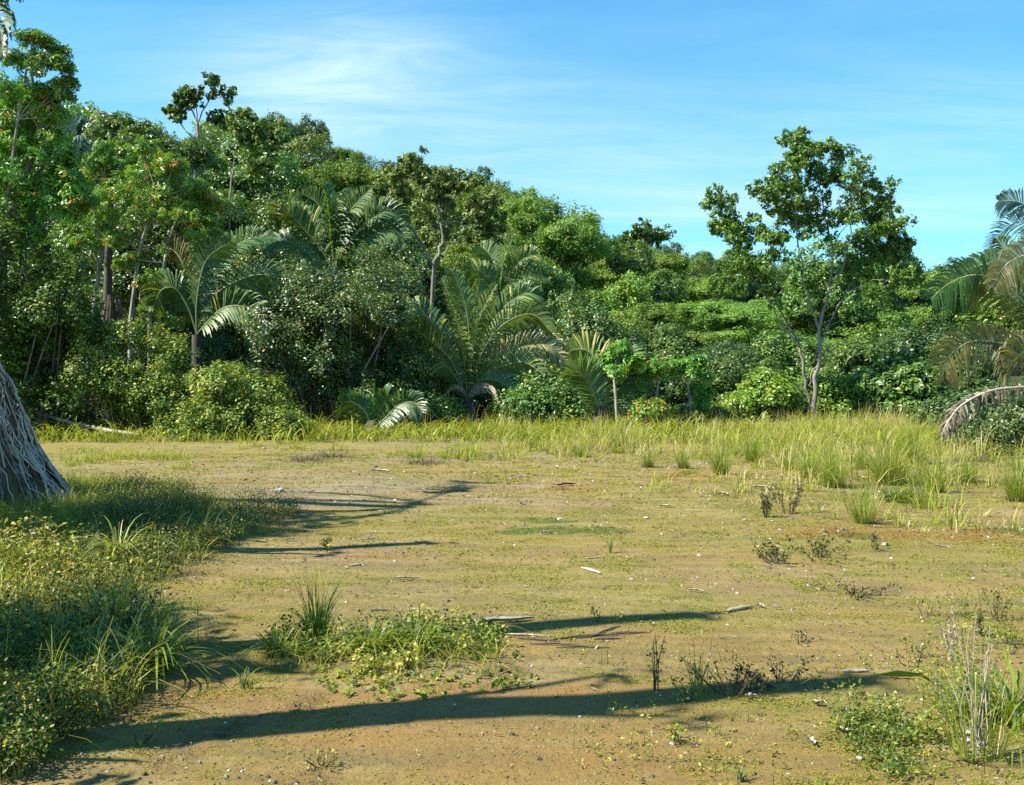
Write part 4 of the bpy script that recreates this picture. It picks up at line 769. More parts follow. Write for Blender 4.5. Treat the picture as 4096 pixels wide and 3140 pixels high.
# dark trunk with hanging fibre
bb = P(112, 345, 33.5); bb[2] = zg((bb[0], bb[1])); root = thing('old_palm_trunk', 'dark old palm trunk with hanging grey fibre skirt behind the thin leaning trunks', 'palm', bb)
m = Mesh(); m.tube([(0, 0, -.3), (-.1, 0, 1.5), (-.15, 0, 3.4), (-.1, 0, 5.2), (0, 0, 7.2)], [.2, .17, .15, .13, .10], 10); m.build('trunk', MT['bark_dark'], root)
m = Mesh(); r = np.random.default_rng(3); n = 140; a = r.uniform(0, 6.28, n); bs = np.stack([np.cos(a) * .3, np.sin(a) * .3, r.uniform(1.4, 4.2, n)], 1); dn = np.stack([np.cos(a) * .25, np.sin(a) * .25, -r.uniform(.8, 1.6, n)], 1); w = np.stack([-np.sin(a), np.cos(a), a * 0], 1) * .03
m.quads(np.stack([bs - w, bs + w, bs + dn + w, bs + dn - w], 1), r.uniform(0, .25, n)); m.build('fibre_skirt', MT['wood_dark'], root)

# ------------------------------------------------------------------ trees outside the frame on the left that throw the long shadows
EG = 'slim trees left of the frame casting the long shadows'
def shade_tree(label, tip, h, r, fork=None, tuft=.25, seed=0, nleaf=3, low=None):
    rng = np.random.default_rng(seed); off = h / math.tan(SUN_EL); b = np.array((tip[0] - math.cos(AZ) * off, tip[1] - math.sin(AZ) * off, 0.0))
    t_ = thing('slim_tree', label, 'tree', b); m = Mesh(); k = 9; zz = np.linspace(-.2, h, k); x = rng.normal(0, .02, k); y = rng.normal(0, .03, k)
    pts = np.stack([x, y, zz], 1); m.tube(pts, np.linspace(r, r * .25, k) ** 1.0 * np.array([1, 1, 1, 1, .97, .93, .85, .75, .6]) / np.linspace(1, .25, k), 7); fm = Mesh(); lb = [(pts[-1], np.array((tuft, tuft, tuft)))]
    if fork:
        for (z0, dx, dy, z1, rr) in fork:
            s = np.array((0, 0, z0)); e = np.array((dx, dy, z1)); m.tube([s, (s + e) / 2 + np.array((0, 0, .1)), e], [rr, rr * .8, rr * .4], 6); lb.append((e, np.array((tuft, tuft, tuft)) * .8))
    if low:
        for (x, y, z, q) in low: lb.append((np.array((x, y, z)), np.array((q, q, q * .7)))); m.tube([(0, 0, max(0.2, z - .6)), (x, y, z)], [.03, .015], 5)
    m.build('trunk', MT['bark_grey'], t_); foliage(fm, rng, lb, .13, 5, tuft * .6, nleaf, .5, .5); fm.build('crown', MT['mid'], t_)
def gp(fx, fy): return G(fx / 4, fy / 4)
shade_tree('slim bare stemmed tree nearest the camera beyond the left edge', gp(3450, 2715), 6.2, .165, [(3.6, -.25, -.35, 5.3, .05), (3.0, .1, .4, 4.6, .05)], .20, 71, 2, low=[(.5, -.2, 2.0, .35), (-.3, .1, 2.6, .4), (-.4, -.5, 1.8, .5), (.1, -.6, 1.5, .3)])
shade_tree('second slim tree beyond the left frame edge, a little farther back', gp(2800, 2465), 5.6, .135, None, .12, 72, 2, low=[(.2, .1, 2.6, .3), (-.2, .1, 2.3, .35)])
shade_tree('third slim tree beyond the left frame edge', gp(1750, 2180), 4.7, .11, [(2.5, .1, -.3, 3.6, .04)], .15, 73, 2, low=[(.1, .2, 2.4, .4), (0, -.3, 2.1, .4)])
0 and shade_tree('fourth slim tree beyond the left frame edge', gp(2000, 2050), 7.0, .10, [(4, .1, .3, 5.6, .04)], .3, 74, 4, low=[(.1, .2, 3.6, .5), (0, -.3, 2.8, .6)])
shade_tree('fifth slim tree beyond the left frame edge', gp(1150, 2665), 3.9, .12, None, .2, 75, 3, low=[(-.3, .2, 2.0, .4)])
t_ = make_tree('broadleaf_tree', 'leafy tree beyond the left frame edge shading the weedy bank', 'tree', 'mid', np.random.default_rng(81), 13, 1.9, 1.6, 4.6, .8, .16, 20, .3, 22, .7, loc=(-8.8, 8.3, 0))
t_ = make_tree('broadleaf_tree', 'second leafy tree beyond the left frame edge near the root cone', 'tree', 'mid', np.random.default_rng(82), 11, 1.1, 1.2, 4.4, .6, .15, 18, .3, 18, .7, loc=(-7.4, 4.3, 0))
t_ = make_tree('broadleaf_tree', 'leafy tree beyond the left frame edge behind the root cone', 'tree', 'mid', np.random.default_rng(83), 12, 1.7, 1.8, 5.2, .8, .16, 14, .3, 11, .7, loc=(-11.2, 11.2, 0))

# ------------------------------------------------------------------ grass and weeds
def edgeY(px):  # front limit of the tall grass, by bearing
    return np.interp(px, [0, 60, 160, 300, 420, 520, 620, 700, 780, 860, 940, 1024], [19, 20.5, 20, 19.5, 18.5, 17.5, 15.8, 14.5, 13.6, 13.0, 12.2, 11.5])
def scatter(rng, n, y0, y1, pxa=-150, pxb=1240):
    Y = np.sqrt(rng.uniform(y0 ** 2, y1 ** 2, n)); px = rng.uniform(pxa, pxb, n); return np.stack([X_(px, Y), Y], 1), px
rng = np.random.default_rng(91)
cxy, cpx = scatter(rng, 19500, 9.5, 28.5)
ce = edgeY(cpx) + (vnoise(cxy[:, 0] * .45 + 3, cxy[:, 1] * .3, 90, 3) - .5) * 7
lf = 1 - sstep(480, 700, cpx); dist = cxy[:, 1] - ce
dens = np.clip(.03 * sstep(-5, -2, dist) + sstep(-3.0, 3.5, dist) * (.12 + 1.0 * sstep(.36, .62, vnoise(cxy[:, 0] * 1.1, cxy[:, 1] * .9, 92, 3))), 0, 1) * sstep(150, 420, cpx + dist * 60)
k_ = rng.uniform(size=len(cxy)) < dens * .52; cxy, cpx, lf, dist = cxy[k_], cpx[k_], lf[k_], dist[k_]; nc = len(cxy)
ch = rng.lognormal(-.05, .55, nc) * (.16 + .26 * sstep(0, 8, dist) + .10 * (1 - lf)) * (.25 + 1.5 * sstep(.25, .75, vnoise(cxy[:, 0] * .55, cxy[:, 1] * .55, 93, 3))); ch = np.clip(ch * .85, .04, .75)
ct = np.clip(.55 + .16 * (1 - lf) + (vnoise(cxy[:, 0] * .9, cxy[:, 1] * .9, 94, 3) - .5) * 1.0 + rng.normal(0, .25, nc), 0, .98)
per = rng.integers(5, 26, nc); idx = np.repeat(np.arange(nc), per); n = len(idx)
a = rng.uniform(0, 6.28, n); rr = (ch[idx] * .35 + .02) * rng.uniform(0, 1, n) ** .6
b_ = np.column_stack([cxy[idx, 0] + np.cos(a) * rr, cxy[idx, 1] + np.sin(a) * rr, np.zeros(n)]); b_[:, 2] = zg((b_[:, 0], b_[:, 1])) - .02
m = Mesh(); blades(m, rng, b_, ch[idx] * rng.uniform(.4, 1.25, n), rng.uniform(.1, 1.3, n), a + rng.normal(0, .7, n), rng.uniform(.007, .018, n), np.clip(ct[idx] + rng.normal(0, .16, n), 0, 1), tipdrop=.5)
gk = m.build('tall_grass', MT['grass']); tag(gk, 'band of tall yellow green grass between the bare ground and the forest', 'grass', kind='stuff')
# broad arching blades along the forest edge
rng = np.random.default_rng(95); n = 6600; px = rng.uniform(-120, 1230, n); Y = rng.uniform(22.0, 27.5, n) - sstep(600, 1000, px) * 2.5; xy = np.stack([X_(px, Y), Y], 1)
m = Mesh(); blades(m, rng, np.column_stack([xy, zg((xy[:, 0], xy[:, 1])) - .02]), rng.uniform(.35, .95, n) * (.5 + vnoise(xy[:, 0] * .8, xy[:, 1] * .5, 192, 2)), rng.uniform(.5, 1.35, n), rng.uniform(0, 6.28, n), rng.uniform(.025, .045, n), np.clip(rng.normal(.38, .2, n), 0, 1), seg=4, tipdrop=.9)
o = m.build('cane_grass', MT['grass']); tag(o, 'coarse arching cane grass along the foot of the forest', 'grass', kind='stuff')

# grass tufts (single plants)
def tuft_mesh(seed, n=230, R=.10, h=(.22, .75), w=(.004, .009), lean=(.05, 1.0), tb=.5):
    rng = np.random.default_rng(seed); a = rng.uniform(0, 6.28, n); r = R * rng.uniform(0, 1, n) ** .5; m = Mesh()
    blades(m, rng, np.stack([np.cos(a) * r, np.sin(a) * r, a * 0 - .02], 1), rng.uniform(*h, n), rng.uniform(*lean, n), a + rng.normal(0, .5, n), rng.uniform(*w, n), np.clip(rng.normal(tb, .25, n), 0, 1), seg=4, tipdrop=.3)
    return m
def tuft_thing(seed, label, **kw):
    t_ = thing('grass_tuft', label, 'grass tuft', (0, 0, 0), 0, 'spiky grass tufts on the right of the clearing'); tuft_mesh(seed, **kw).build('blades', MT['tuft'], t_)
    rng = np.random.default_rng(seed + 1); m = Mesh(); n = 90; a = rng.uniform(0, 6.28, n); r = rng.uniform(0, .11, n)
    blades(m, rng, np.stack([np.cos(a) * r, np.sin(a) * r, a * 0], 1), rng.uniform(.04, .12, n), rng.uniform(.3, 1.2, n), a, .012, rng.uniform(0, .7, n), seg=2); m.build('dry_base', MT['dead'], t_); return t_
tp = [tuft_thing(500, 'x'), tuft_thing(510, 'x', n=300, R=.15, h=(.3, .9), tb=.55), tuft_thing(520, 'x', n=150, R=.08, h=(.2, .55), tb=.45)]
TF = [(1158, 1, 3455, 2095, 'compact dark based tuft standing alone, nearest of the right hand tufts'), (0, 1, 3330, 1950, 'large dense tuft with stiff blades, in the middle of the right hand tufts'), (0, 0, 3735, 1972, 'wide tuft with spread blades right of the green weed clump'),
      (0, 1, 3560, 1940, 'tall tuft right behind the green weed clump'), (0, 0, 2885, 1898, 'round tuft with dark base below the sparse pale trunked tree, left'), (0, 2, 2592, 1866, 'small tuft left of the round dark based tuft'),
      (0, 2, 2322, 1828, 'small upright tuft at the left end of the row of tufts'), (0, 2, 2735, 1872, 'thin tuft between the small tuft and the round dark based tuft'), (0, 2, 3160, 1880, 'pale tuft left of the large dense tuft'),
      (0, 0, 3235, 1915, 'tuft touching the left side of the large dense tuft'), (0, 0, 4075, 2010, 'tuft cut by the right edge of the picture'), (0, 2, 3870, 1930, 'yellowish tuft near the right edge behind the wide tuft'),
      (0, 2, 3450, 1880, 'pale tuft behind the large dense tuft'), (0, 2, 2460, 1790, 'tuft behind the small upright tuft'), (0, 2, 2120, 1790, 'leftmost single tuft in front of the grass band'), (0, 0, 3660, 1860, 'grey green tuft in the back right grass'), (0, 0, 3010, 1850, 'tuft behind the round dark based tuft')]
us = [0, 0, 0]
for k, (_, i_, fx, fy, lab) in enumerate(TF):
    c = tp[i_] if us[i_] == 0 else copy_thing(tp[i_]); us[i_] += 1; g = gp(fx, fy); s = [.9, 1.05, 1.15, 1.25, 1.1, 1, .9, 1, 1, 1, 1.2, 1.2, 1.2, 1.1, 1, 1.3, 1.2][k]; s *= .72 if k == 0 else 1
    c.location = (g[0], g[1], zg((g[0], g[1])) - .01); c.rotation_euler = (0, 0, k * 1.7); c.scale = (s, s, s); c['label'] = lab

# weedy bank on the left: stems + small leaves
def in_poly(x, y, poly):
    ins = np.zeros(len(x), bool); j = len(poly) - 1
    for i in range(len(poly)):
        xi, yi = poly[i]; xj, yj = poly[j]; ins ^= ((yi > y) != (yj > y)) & (x < (xj - xi) * (y - yi) / (yj - yi + 1e-12) + xi); j = i
    return ins
def weeds(rng, n, poly_px, hr, leaf, per, tb, tv, stemy=True, m=None, ms=None, mat=0, hfun=None, aspect=.55):
    poly = [tuple(G(*p)[:2]) for p in poly_px]; pa = np.array(poly); lo, hi = pa.min(0), pa.max(0)
    q = rng.uniform(lo, hi, (n * 4, 2)); amp = min(.9, .18 * (hi - lo).min()); qx = q[:, 0] + (vnoise(q[:, 0] * 1.9 + 5, q[:, 1] * 1.9, 95, 4) - .5) * amp * 3; qy = q[:, 1] + (vnoise(q[:, 0] * 1.9, q[:, 1] * 1.9 + 9, 96, 4) - .5) * amp * 3
    q = q[in_poly(qx, qy, poly)]
    q = q[rng.uniform(size=len(q)) < (.06 + .94 * sstep(.40, .62, vnoise(q[:, 0] * 2.6, q[:, 1] * 2.6, 97, 4)))][:n]; n = len(q)
    h = rng.uniform(*hr, n) * (.25 + 1.4 * vnoise(q[:, 0] * 1.7, q[:, 1] * 1.7, 98, 3)); b = np.column_stack([q, zg((q[:, 0], q[:, 1]))])
    ld = rng.uniform(0, 6.28, n); lean = rng.uniform(.05, .5, n); top = b + np.stack([np.cos(ld) * h * lean, np.sin(ld) * h * lean, h], 1)
    if ms is not None: blades(ms, rng, b, h, lean, ld, .005, rng.uniform(0, .5, n), seg=2)
    idx = np.repeat(np.arange(n), per); f = rng.uniform(.25, 1.05, len(idx))[:, None] ** .7
    pts = b[idx] * (1 - f) + top[idx] * f + rng.normal(size=(len(idx), 3)) * np.array((1, 1, .4)) * (.05 * (h[idx][:, None] / .3) + .01)
    pt = rng.normal(0, tv * .6, n) + (vnoise(q[:, 0] * 1.6, q[:, 1] * 1.6, 89, 3) - .5) * .9; m.quads(leaf_quads(rng, pts, np.array((0, 0, .9)) + rng.normal(size=(len(idx), 3)) * .55, leaf, aspect), np.clip(tb + pt[idx] + rng.normal(0, tv, len(idx)), 0, 1), mat)
rng = np.random.default_rng(99); m = Mesh(); ms = Mesh()
BK1 = [(60, 590), (70, 520), (130, 500), (200, 508), (262, 522), (272, 534), (215, 550), (200, 570), (170, 585)]
BK2 = [(-30, 575), (80, 575), (150, 600), (175, 645), (140, 705), (60, 745), (20, 785), (-60, 785)]
weeds(rng, 800, BK1, (.08, .26), .030, 13, .30, .24, m=m, ms=ms, mat=0)
weeds(rng, 1000, BK1, (.10, .32), .022, 13, .45, .28, m=m, ms=ms, mat=1)
weeds(rng, 1050, BK2, (.05, .26), .022, 11, .66, .28, m=m, ms=ms, mat=0, aspect=.65)
weeds(rng, 650, BK2, (.08, .34), .026, 12, .45, .28, m=m, ms=ms, mat=1)
weeds(rng, 420, [(-60, 640), (60, 660), (40, 760), (15, 800), (-60, 800)], (.1, .30), .024, 12, .4, .28, m=m, ms=ms, aspect=.7)
weeds(rng, 900, [(110, 500), (200, 503), (268, 518), (280, 533), (215, 548), (180, 568), (110, 565)], (.12, .36), .020, 16, .45, .3, m=m, ms=ms, mat=1)
weeds(rng, 260, [(-40, 560), (60, 560), (120, 590), (110, 640), (-40, 660)], (.1, .35), .05, 8, .8, .15, m=m, ms=ms, mat=0, aspect=.5)
m.quads(np.concatenate([q.reshape(-1, 4, 3) for q in ms.v]), .3, 1)
for (pl, n_, tb_, hh_, ww_) in ((BK1, 3000, .45, (.1, .5), .010), (BK2, 3800, .62, (.08, .42), .012)):
    pa = np.array([tuple(G(*p)[:2]) for p in pl]); q = rng.uniform(pa.min(0), pa.max(0), (n_ * 4, 2)); q = q[in_poly(q[:, 0], q[:, 1], [tuple(a) for a in pa])][:n_]; n = len(q)
    blades(m, rng, np.column_stack([q, zg((q[:, 0], q[:, 1]))]), rng.uniform(*hh_, n) * (.4 + 1.1 * vnoise(q[:, 0] * 2, q[:, 1] * 2, 44, 2)), rng.uniform(.2, 1.3, n), rng.uniform(0, 6.28, n), rng.uniform(ww_ * .4, ww_, n), np.clip(rng.normal(tb_, .28, n), 0, 1), seg=4, tipdrop=.7)
o = m.build('weeds', [MT['weed'], MT['weeddark']]); tag(o, 'tangle of small leaved weeds covering the shaded bank at the left', 'weeds', kind='stuff')
# green grass on that bank
rng = np.random.default_rng(100); m = Mesh(); poly = [tuple(G(*p)[:2]) for p in [(-60, 505), (60, 500), (140, 515), (110, 560), (60, 590), (-60, 600)]]; pa = np.array(poly)
q = rng.uniform(pa.min(0), pa.max(0), (26000, 2)); q = q[in_poly(q[:, 0], q[:, 1], poly)][:11000]; n = len(q)
blades(m, rng, np.column_stack([q, zg((q[:, 0], q[:, 1]))]), rng.uniform(.12, .34, n), rng.uniform(.2, 1.1, n), rng.uniform(0, 6.28, n), rng.uniform(.004, .009, n), np.clip(rng.normal(.15, .18, n), 0, 1), tipdrop=.5)
q2 = rng.uniform(size=(9000, 2)); Yq = 12 + q2[:, 1] * 8; pxq = 60 + q2[:, 0] * 130; xy = np.stack([X_(pxq, Yq), Yq], 1); n = len(xy)
k_ = rng.uniform(size=n) < sstep(.4, .6, vnoise(xy[:, 0], xy[:, 1], 17, 3)); xy = xy[k_]; n = len(xy)
blades(m, rng, np.column_stack([xy, zg((xy[:, 0], xy[:, 1]))]), rng.uniform(.08, .28, n), rng.uniform(.3, 1.1, n), rng.uniform(0, 6.28, n), rng.uniform(.005, .012, n), np.clip(rng.normal(.5, .2, n), 0, 1), tipdrop=.5)
o = m.build('bank_grass', MT['grass']); tag(o, 'lush shaded green grass on the bank around the root cone', 'grass', kind='stuff')

# ground cover rosettes over the whole clearing
rng = np.random.default_rng(110); Y = 3.4 + (rng.uniform(size=400000) ** 1.35) * 16; px = rng.uniform(-80, 1200, len(Y)); x = X_(px, Y)
yl, rd, mo, gy = masks(x, Y); pn = vnoise(x * 3.2, Y * 6.5, 111, 4)
keep = rng.uniform(size=len(Y)) < np.clip(yl * .8 * sstep(.44, .62, pn) + .05 + mo * .5 + rd * .2, 0, 1); x, Y, mo, rd = x[keep], Y[keep], mo[keep], rd[keep]; n = len(x); per = 3
idx = np.repeat(np.arange(n), per); sz = (.0045 + .0006 * Y[idx]) * rng.uniform(.6, 1.3, len(idx))
pts = np.column_stack([x[idx], Y[idx], zg((x, Y))[idx] + sz * .4]) + rng.normal(size=(len(idx), 3)) * np.array((1, 1, .25)) * sz[:, None] * .9
tnt = np.clip(np.where(mo[idx] > .4, .12, .62) + rng.normal(0, .2, len(idx)), 0, .95); tnt = np.where((rd[idx] > .3) & (rng.uniform(size=len(idx)) < .5), 1.0, tnt)
m = Mesh(); m.quads(leaf_quads(rng, pts, np.array((0, 0, 1.0)) + rng.normal(size=(len(idx), 3)) * .45, sz * 1.5, .6), tnt)
cm = leaf_mat('cover_leaf', [(0, (.10, .16, .015)), (.35, (.17, .23, .02)), (.7, (.34, .36, .04)), (.94, (.46, .38, .08)), (1, (.42, .12, .05))], rough=.6, spec=.25, trans=.25, hv=0, vv=0, gain=.68)
o = m.build('ground_cover', cm); tag(o, 'tiny yellow green creeping plants spread over the sandy ground', 'ground cover', kind='stuff')
# pebbles and crumbs
rng = np.random.default_rng(120); m = Mesh(); n = 26000; Y = 3.4 + rng.uniform(size=n) ** 1.4 * 15; px = rng.uniform(0, 1040, n) ; x = X_(px, Y); wt = .25 + .75 * sstep(.5, .62, vnoise(x * .8, Y * .8, 121, 3)) + .8 * np.exp(-(((px - 960) / 90) ** 2) - ((Y - 4.3) / 1.0) ** 2)
k_ = rng.uniform(size=n) < wt * .45; x, Y = x[k_], Y[k_]; n = len(x); sz = (.0022 + .00045 * Y) * rng.lognormal(0, .45, n); z = zg((x, Y))
c0 = np.column_stack([x, Y, z + sz * .15]); an = rng.uniform(0, 6.28, n)
ax = np.stack([np.cos(an), np.sin(an), an * 0], 1) * sz[:, None]; ay = np.stack([-np.sin(an), np.cos(an), an * 0], 1) * sz[:, None] * .65; az = np.array((0, 0, 1)) * sz[:, None] * .6
tt = rng.uniform(0, 1, n) ** 2.8
b4 = [c0 - ax - ay, c0 + ax - ay, c0 + ax + ay, c0 - ax + ay]; t4 = [c0 + (p - c0) * .6 + az for p in b4]
m.quads(np.stack(t4, 1), tt)
for k in range(4): m.quads(np.stack([b4[k], b4[(k + 1) % 4], t4[(k + 1) % 4], t4[k]], 1), tt)
pm = leaf_mat('pebble', [(0, (.10, .08, .06)), (.4, (.26, .21, .15)), (.75, (.5, .45, .4)), (1, (.8, .78, .74))], rough=.85, spec=.2, trans=0, hv=0, vv=0, gain=.75)
o = m.build('gravel', pm); tag(o, 'scattered pale pebbles and crumbs on the sandy ground', 'gravel', kind='stuff')
# leaf litter and grey twigs near the band
rng = np.random.default_rng(122); m = Mesh(); n = 9000; Y = 4 + 17 * rng.uniform(size=n) ** .8; px = rng.uniform(60, 1040, n); x = X_(px, Y); k_ = rng.uniform(size=n) < (.12 + .88 * sstep(.45, .62, vnoise(x * .7, Y * 2.2, 123, 3))); x, Y = x[k_], Y[k_]; n = len(x)
m.quads(leaf_quads(rng, np.column_stack([x, Y, zg((x, Y)) + .012]), np.array((0, 0, 1.)) + rng.normal(size=(n, 3)) * .3, (.012 + .0035 * Y) * rng.uniform(.6, 1.6, n), .25), rng.uniform(0, 1, n) ** 2.2)
o = m.build('leaf_litter', MT['dead']); tag(o, 'thin scatter of dry grey leaf litter across the far half of the clearing', 'leaf litter', kind='stuff')

# ------------------------------------------------------------------ foreground plants
def strap_plant(label, fx, fy, n, h, w, seed, tb=.4, lean=(.5, 1.2), R=.06, name='broad_grass_clump', mat='tuft', cat='grass clump'):
    g = gp(fx, fy); t_ = thing(name, label, cat, (g[0], g[1], zg((g[0], g[1])))); rng = np.random.default_rng(seed); m = Mesh(); a = rng.uniform(0, 6.28, n); r = R * rng.uniform(0, 1, n) ** .5
    blades(m, rng, np.stack([np.cos(a) * r, np.sin(a) * r, a * 0 - .01], 1), rng.uniform(*h, n), rng.uniform(*lean, n), a + rng.normal(0, .4, n), rng.uniform(w * .6, w, n), np.clip(rng.normal(tb, .2, n), 0, 1), seg=6, tipdrop=.9); m.build('blades', MT[mat], t_)
    m = Mesh(); k = 8
    for q in range(k):
        aa = rng.uniform(0, 6.28); hh = h[0] * rng.uniform(.6, 1.0); m.tube([(0, 0, -.02), (math.cos(aa) * hh * .1, math.sin(aa) * hh * .1, hh * .5), (math.cos(aa) * hh * .3, math.sin(aa) * hh * .3, hh)], [.004, .003, .002], 4)
    m.build('stems', MT['rachis'], t_); return t_
strap_plant('bright broad bladed grass clump on the left bank, upper one of two', 430, 2560, 80, (.34, .66), .034, 601, .62)
strap_plant('lower broad bladed grass clump at the corner of the left bank', 620, 2680, 90, (.28, .58), .030, 602, .55, lean=(.5, 1.3), R=.10)
strap_plant('yellow streaked blades arching over the back of the left bank', 470, 2290, 60, (.35, .7), .018, 603, .75)
strap_plant('small arching sprig with few pale blades in front of the left bank', 975, 2760, 9, (.12, .22), .012, 604, .55)
strap_plant('grey green upright grass tussock behind the middle weed patch', 1270, 2560, 130, (.2, .6), .009, 605, .55, lean=(.1, .8))
strap_plant('broad bladed sprig at the left end of the middle weed patch', 1110, 2620, 50, (.14, .34), .016, 606, .3)
strap_plant('broad bladed clump in the middle of the middle weed patch', 1480, 2610, 80, (.16, .40), .020, 607, .35, R=.1)
strap_plant('broad bladed clump at the right of the middle weed patch', 1660, 2590, 70, (.16, .38), .018, 608, .4, R=.09)
strap_plant('thin dark grass stalk with narrow leaves, lower right of centre', 2800, 2760, 14, (.15, .42), .008, 609, .3, lean=(.1, .6))
strap_plant('bright broad leaved grass at the lower right corner', 4050, 2880, 60, (.28, .55), .028, 610, .5, R=.08)
strap_plant('small bright sprouts beside the dry stalks at the lower right', 3840, 2850, 26, (.16, .34), .024, 611, .45)
strap_plant('tiny pink and green sprout near the bottom edge, right of centre', 2960, 3120, 14, (.06, .12), .006, 612, .5, R=.01)
strap_plant('short upright sprout by the green moss patches', 2440, 2215, 16, (.12, .3), .006, 613, .9, lean=(.1, .6), R=.012)
for k, (fx, fy) in enumerate([(1230, 1850), (1330, 1835), (2500, 1735), (2350, 1800), (1700, 1860), (3900, 1850)]):
    strap_plant(['low grey dead brush left of centre before the grass', 'second grey dead brush beside the first', 'purplish dead brush under the orange tipped shrub', 'grey dead brush by the small upright tuft', 'dry brush in the middle before the grass', 'dry grey brush in the right hand grass'][k], fx, fy, 160, (.1, .32), .012, 660 + k, .2, lean=(.5, 1.5), R=.3, mat='dead', name='dead_brush', cat='dead brush')
strap_plant('low green grassy weed clump among the tufts on the right', 3590, 2010, 220, (.2, .5), .014, 614, .12, R=.14)
# spikes with dry seed heads lower right
g = gp(3905, 3010); root = thing('seed_stalks', 'clump of tall dry straw coloured seed stalks at the lower right', 'grass clump', (g[0], g[1], 0)); rng = np.random.default_rng(620); b0 = np.array((g[0], g[1], 0)); 
for (fx, fy, hd) in ((3790, 2480, 1), (3775, 2520, 1), (3805, 2420, 1), (3880, 2500, 0), (3925, 2560, 0), (3960, 2500, 0), (3905, 2450, 0), (3990, 2640, 0), (3850, 2560, 0), (4040, 2700, 0), (3720, 2700, 0), (3945, 2620, 0), (3970, 2580, 0), (3700, 2600, 0)):
    m = Mesh(); e = P(fx / 4, fy / 4, g[1] + rng.normal(0, .08)) - b0; s = rng.normal(0, .03, 3) * np.array((1, 1, 0)); c = [s, s * .6 + e * .4 + rng.normal(0, .01, 3), e * .8 + rng.normal(0, .008, 3), e]
    m.tube(c, [.0032, .0025, .0018, .001], 5); n = 60 if hd else 16; f = rng.uniform(.62, 1, n)[:, None]; pp = e * .8 * (1 - (f - .62) / .38) + e * ((f - .62) / .38)
    pp = (s * .6 + e * .4) * 0 + (e * .75) * (1 - (f - .62) / .38) + e * ((f - .62) / .38)
    m.quads(leaf_quads(rng, pp + rng.normal(0, .003, (n, 3)), rng.normal(size=(n, 3)), .022 if hd else .014, .3, dirv=np.broadcast_to(e, (n, 3)) * 4), rng.uniform(.6, 1, n), 1)
    m.build('stalk', [MT['rachis_old'], MT['dead']], root)
m = Mesh(); n = 90; a = rng.uniform(0, 6.28, n); blades(m, rng, np.stack([np.cos(a) * .1, np.sin(a) * .1, a * 0], 1), rng.uniform(.1, .5, n), rng.uniform(.1, .8, n), a, .005, np.clip(rng.normal(.6, .25, n), 0, 1), seg=4); m.build('blades', MT['tuft'], root)
# the long single blade
g = gp(3780, 2760); m = Mesh(); e = P(875, 675, g[1] - .15) - np.array((g[0], g[1], 0)); pts = np.array([(0, 0, 0), e * .35 + (0, 0, .05), e * .7 + (0, 0, .03), e]); w = np.array((.3, .2, .9)); w = w / np.linalg.norm(w)
for k, (wa, wb) in enumerate(((.003, .008), (.008, .016), (.016, .002))): m.quads(np.array([[pts[k] - w * wa, pts[k] + w * wa, pts[k + 1] + w * wb, pts[k + 1] - w * wb]]), .3)
o = m.build('long_blade', MT['tuft'], None, (g[0], g[1], .0)); tag(o, 'single long dark green leaf blade leaning left near the lower right', 'leaf')

# leafy middle patch
rng = np.random.default_rng(630); m = Mesh(); ms = Mesh()
weeds(rng, 300, [(265, 650), (300, 635), (350, 618), (420, 622), (480, 632), (500, 650), (490, 668), (420, 678), (300, 676)], (.03, .18), .026, 9, .5, .28, m=m, ms=ms, aspect=.7)
weeds(rng, 150, [(280, 660), (520, 648), (560, 690), (420, 705), (300, 690)], (.012, .04), .028, 5, .38, .2, m=m, ms=ms, aspect=.8)
m.quads(np.concatenate([v.reshape(-1, 4, 3) for v in ms.v]), .3, 0)
q = np.array([G(px_, py_) for px_, py_ in zip(rng.uniform(270, 500, 700), rng.normal(652, 10, 700))]); n = len(q)
blades(m, rng, q, rng.uniform(.04, .28, n), rng.uniform(.3, 1.4, n), rng.uniform(0, 6.28, n), rng.uniform(.004, .012, n), np.clip(rng.normal(.55, .28, n), 0, 1), seg=4, tipdrop=.8)
o = m.build('weed_patch', MT['weed']); tag(o, 'patch of low leafy weeds in the middle foreground', 'weeds', kind='stuff')
rng = np.random.default_rng(640); m = Mesh(); ms = Mesh()
weeds(rng, 650, [(930, 640), (1040, 560), (1050, 800), (900, 800), (940, 720)], (.04, .18), .024, 10, .5, .22, m=m, ms=ms)
weeds(rng, 150, [(860, 690), (950, 700), (930, 800), (830, 730)], (.03, .1), .022, 8, .4, .22, m=m, ms=ms)
weeds(rng, 260, [(560, 690), (900, 650), (1040, 600), (1040, 790), (640, 790), (600, 740)], (.015, .09), .018, 7, .62, .22, m=m, ms=ms)
m.quads(np.concatenate([v.reshape(-1, 4, 3) for v in ms.v]), .3, 0)
o = m.build('corner_weeds', MT['weed']); tag(o, 'leafy weeds and sprouts filling the lower right corner', 'weeds', kind='stuff')
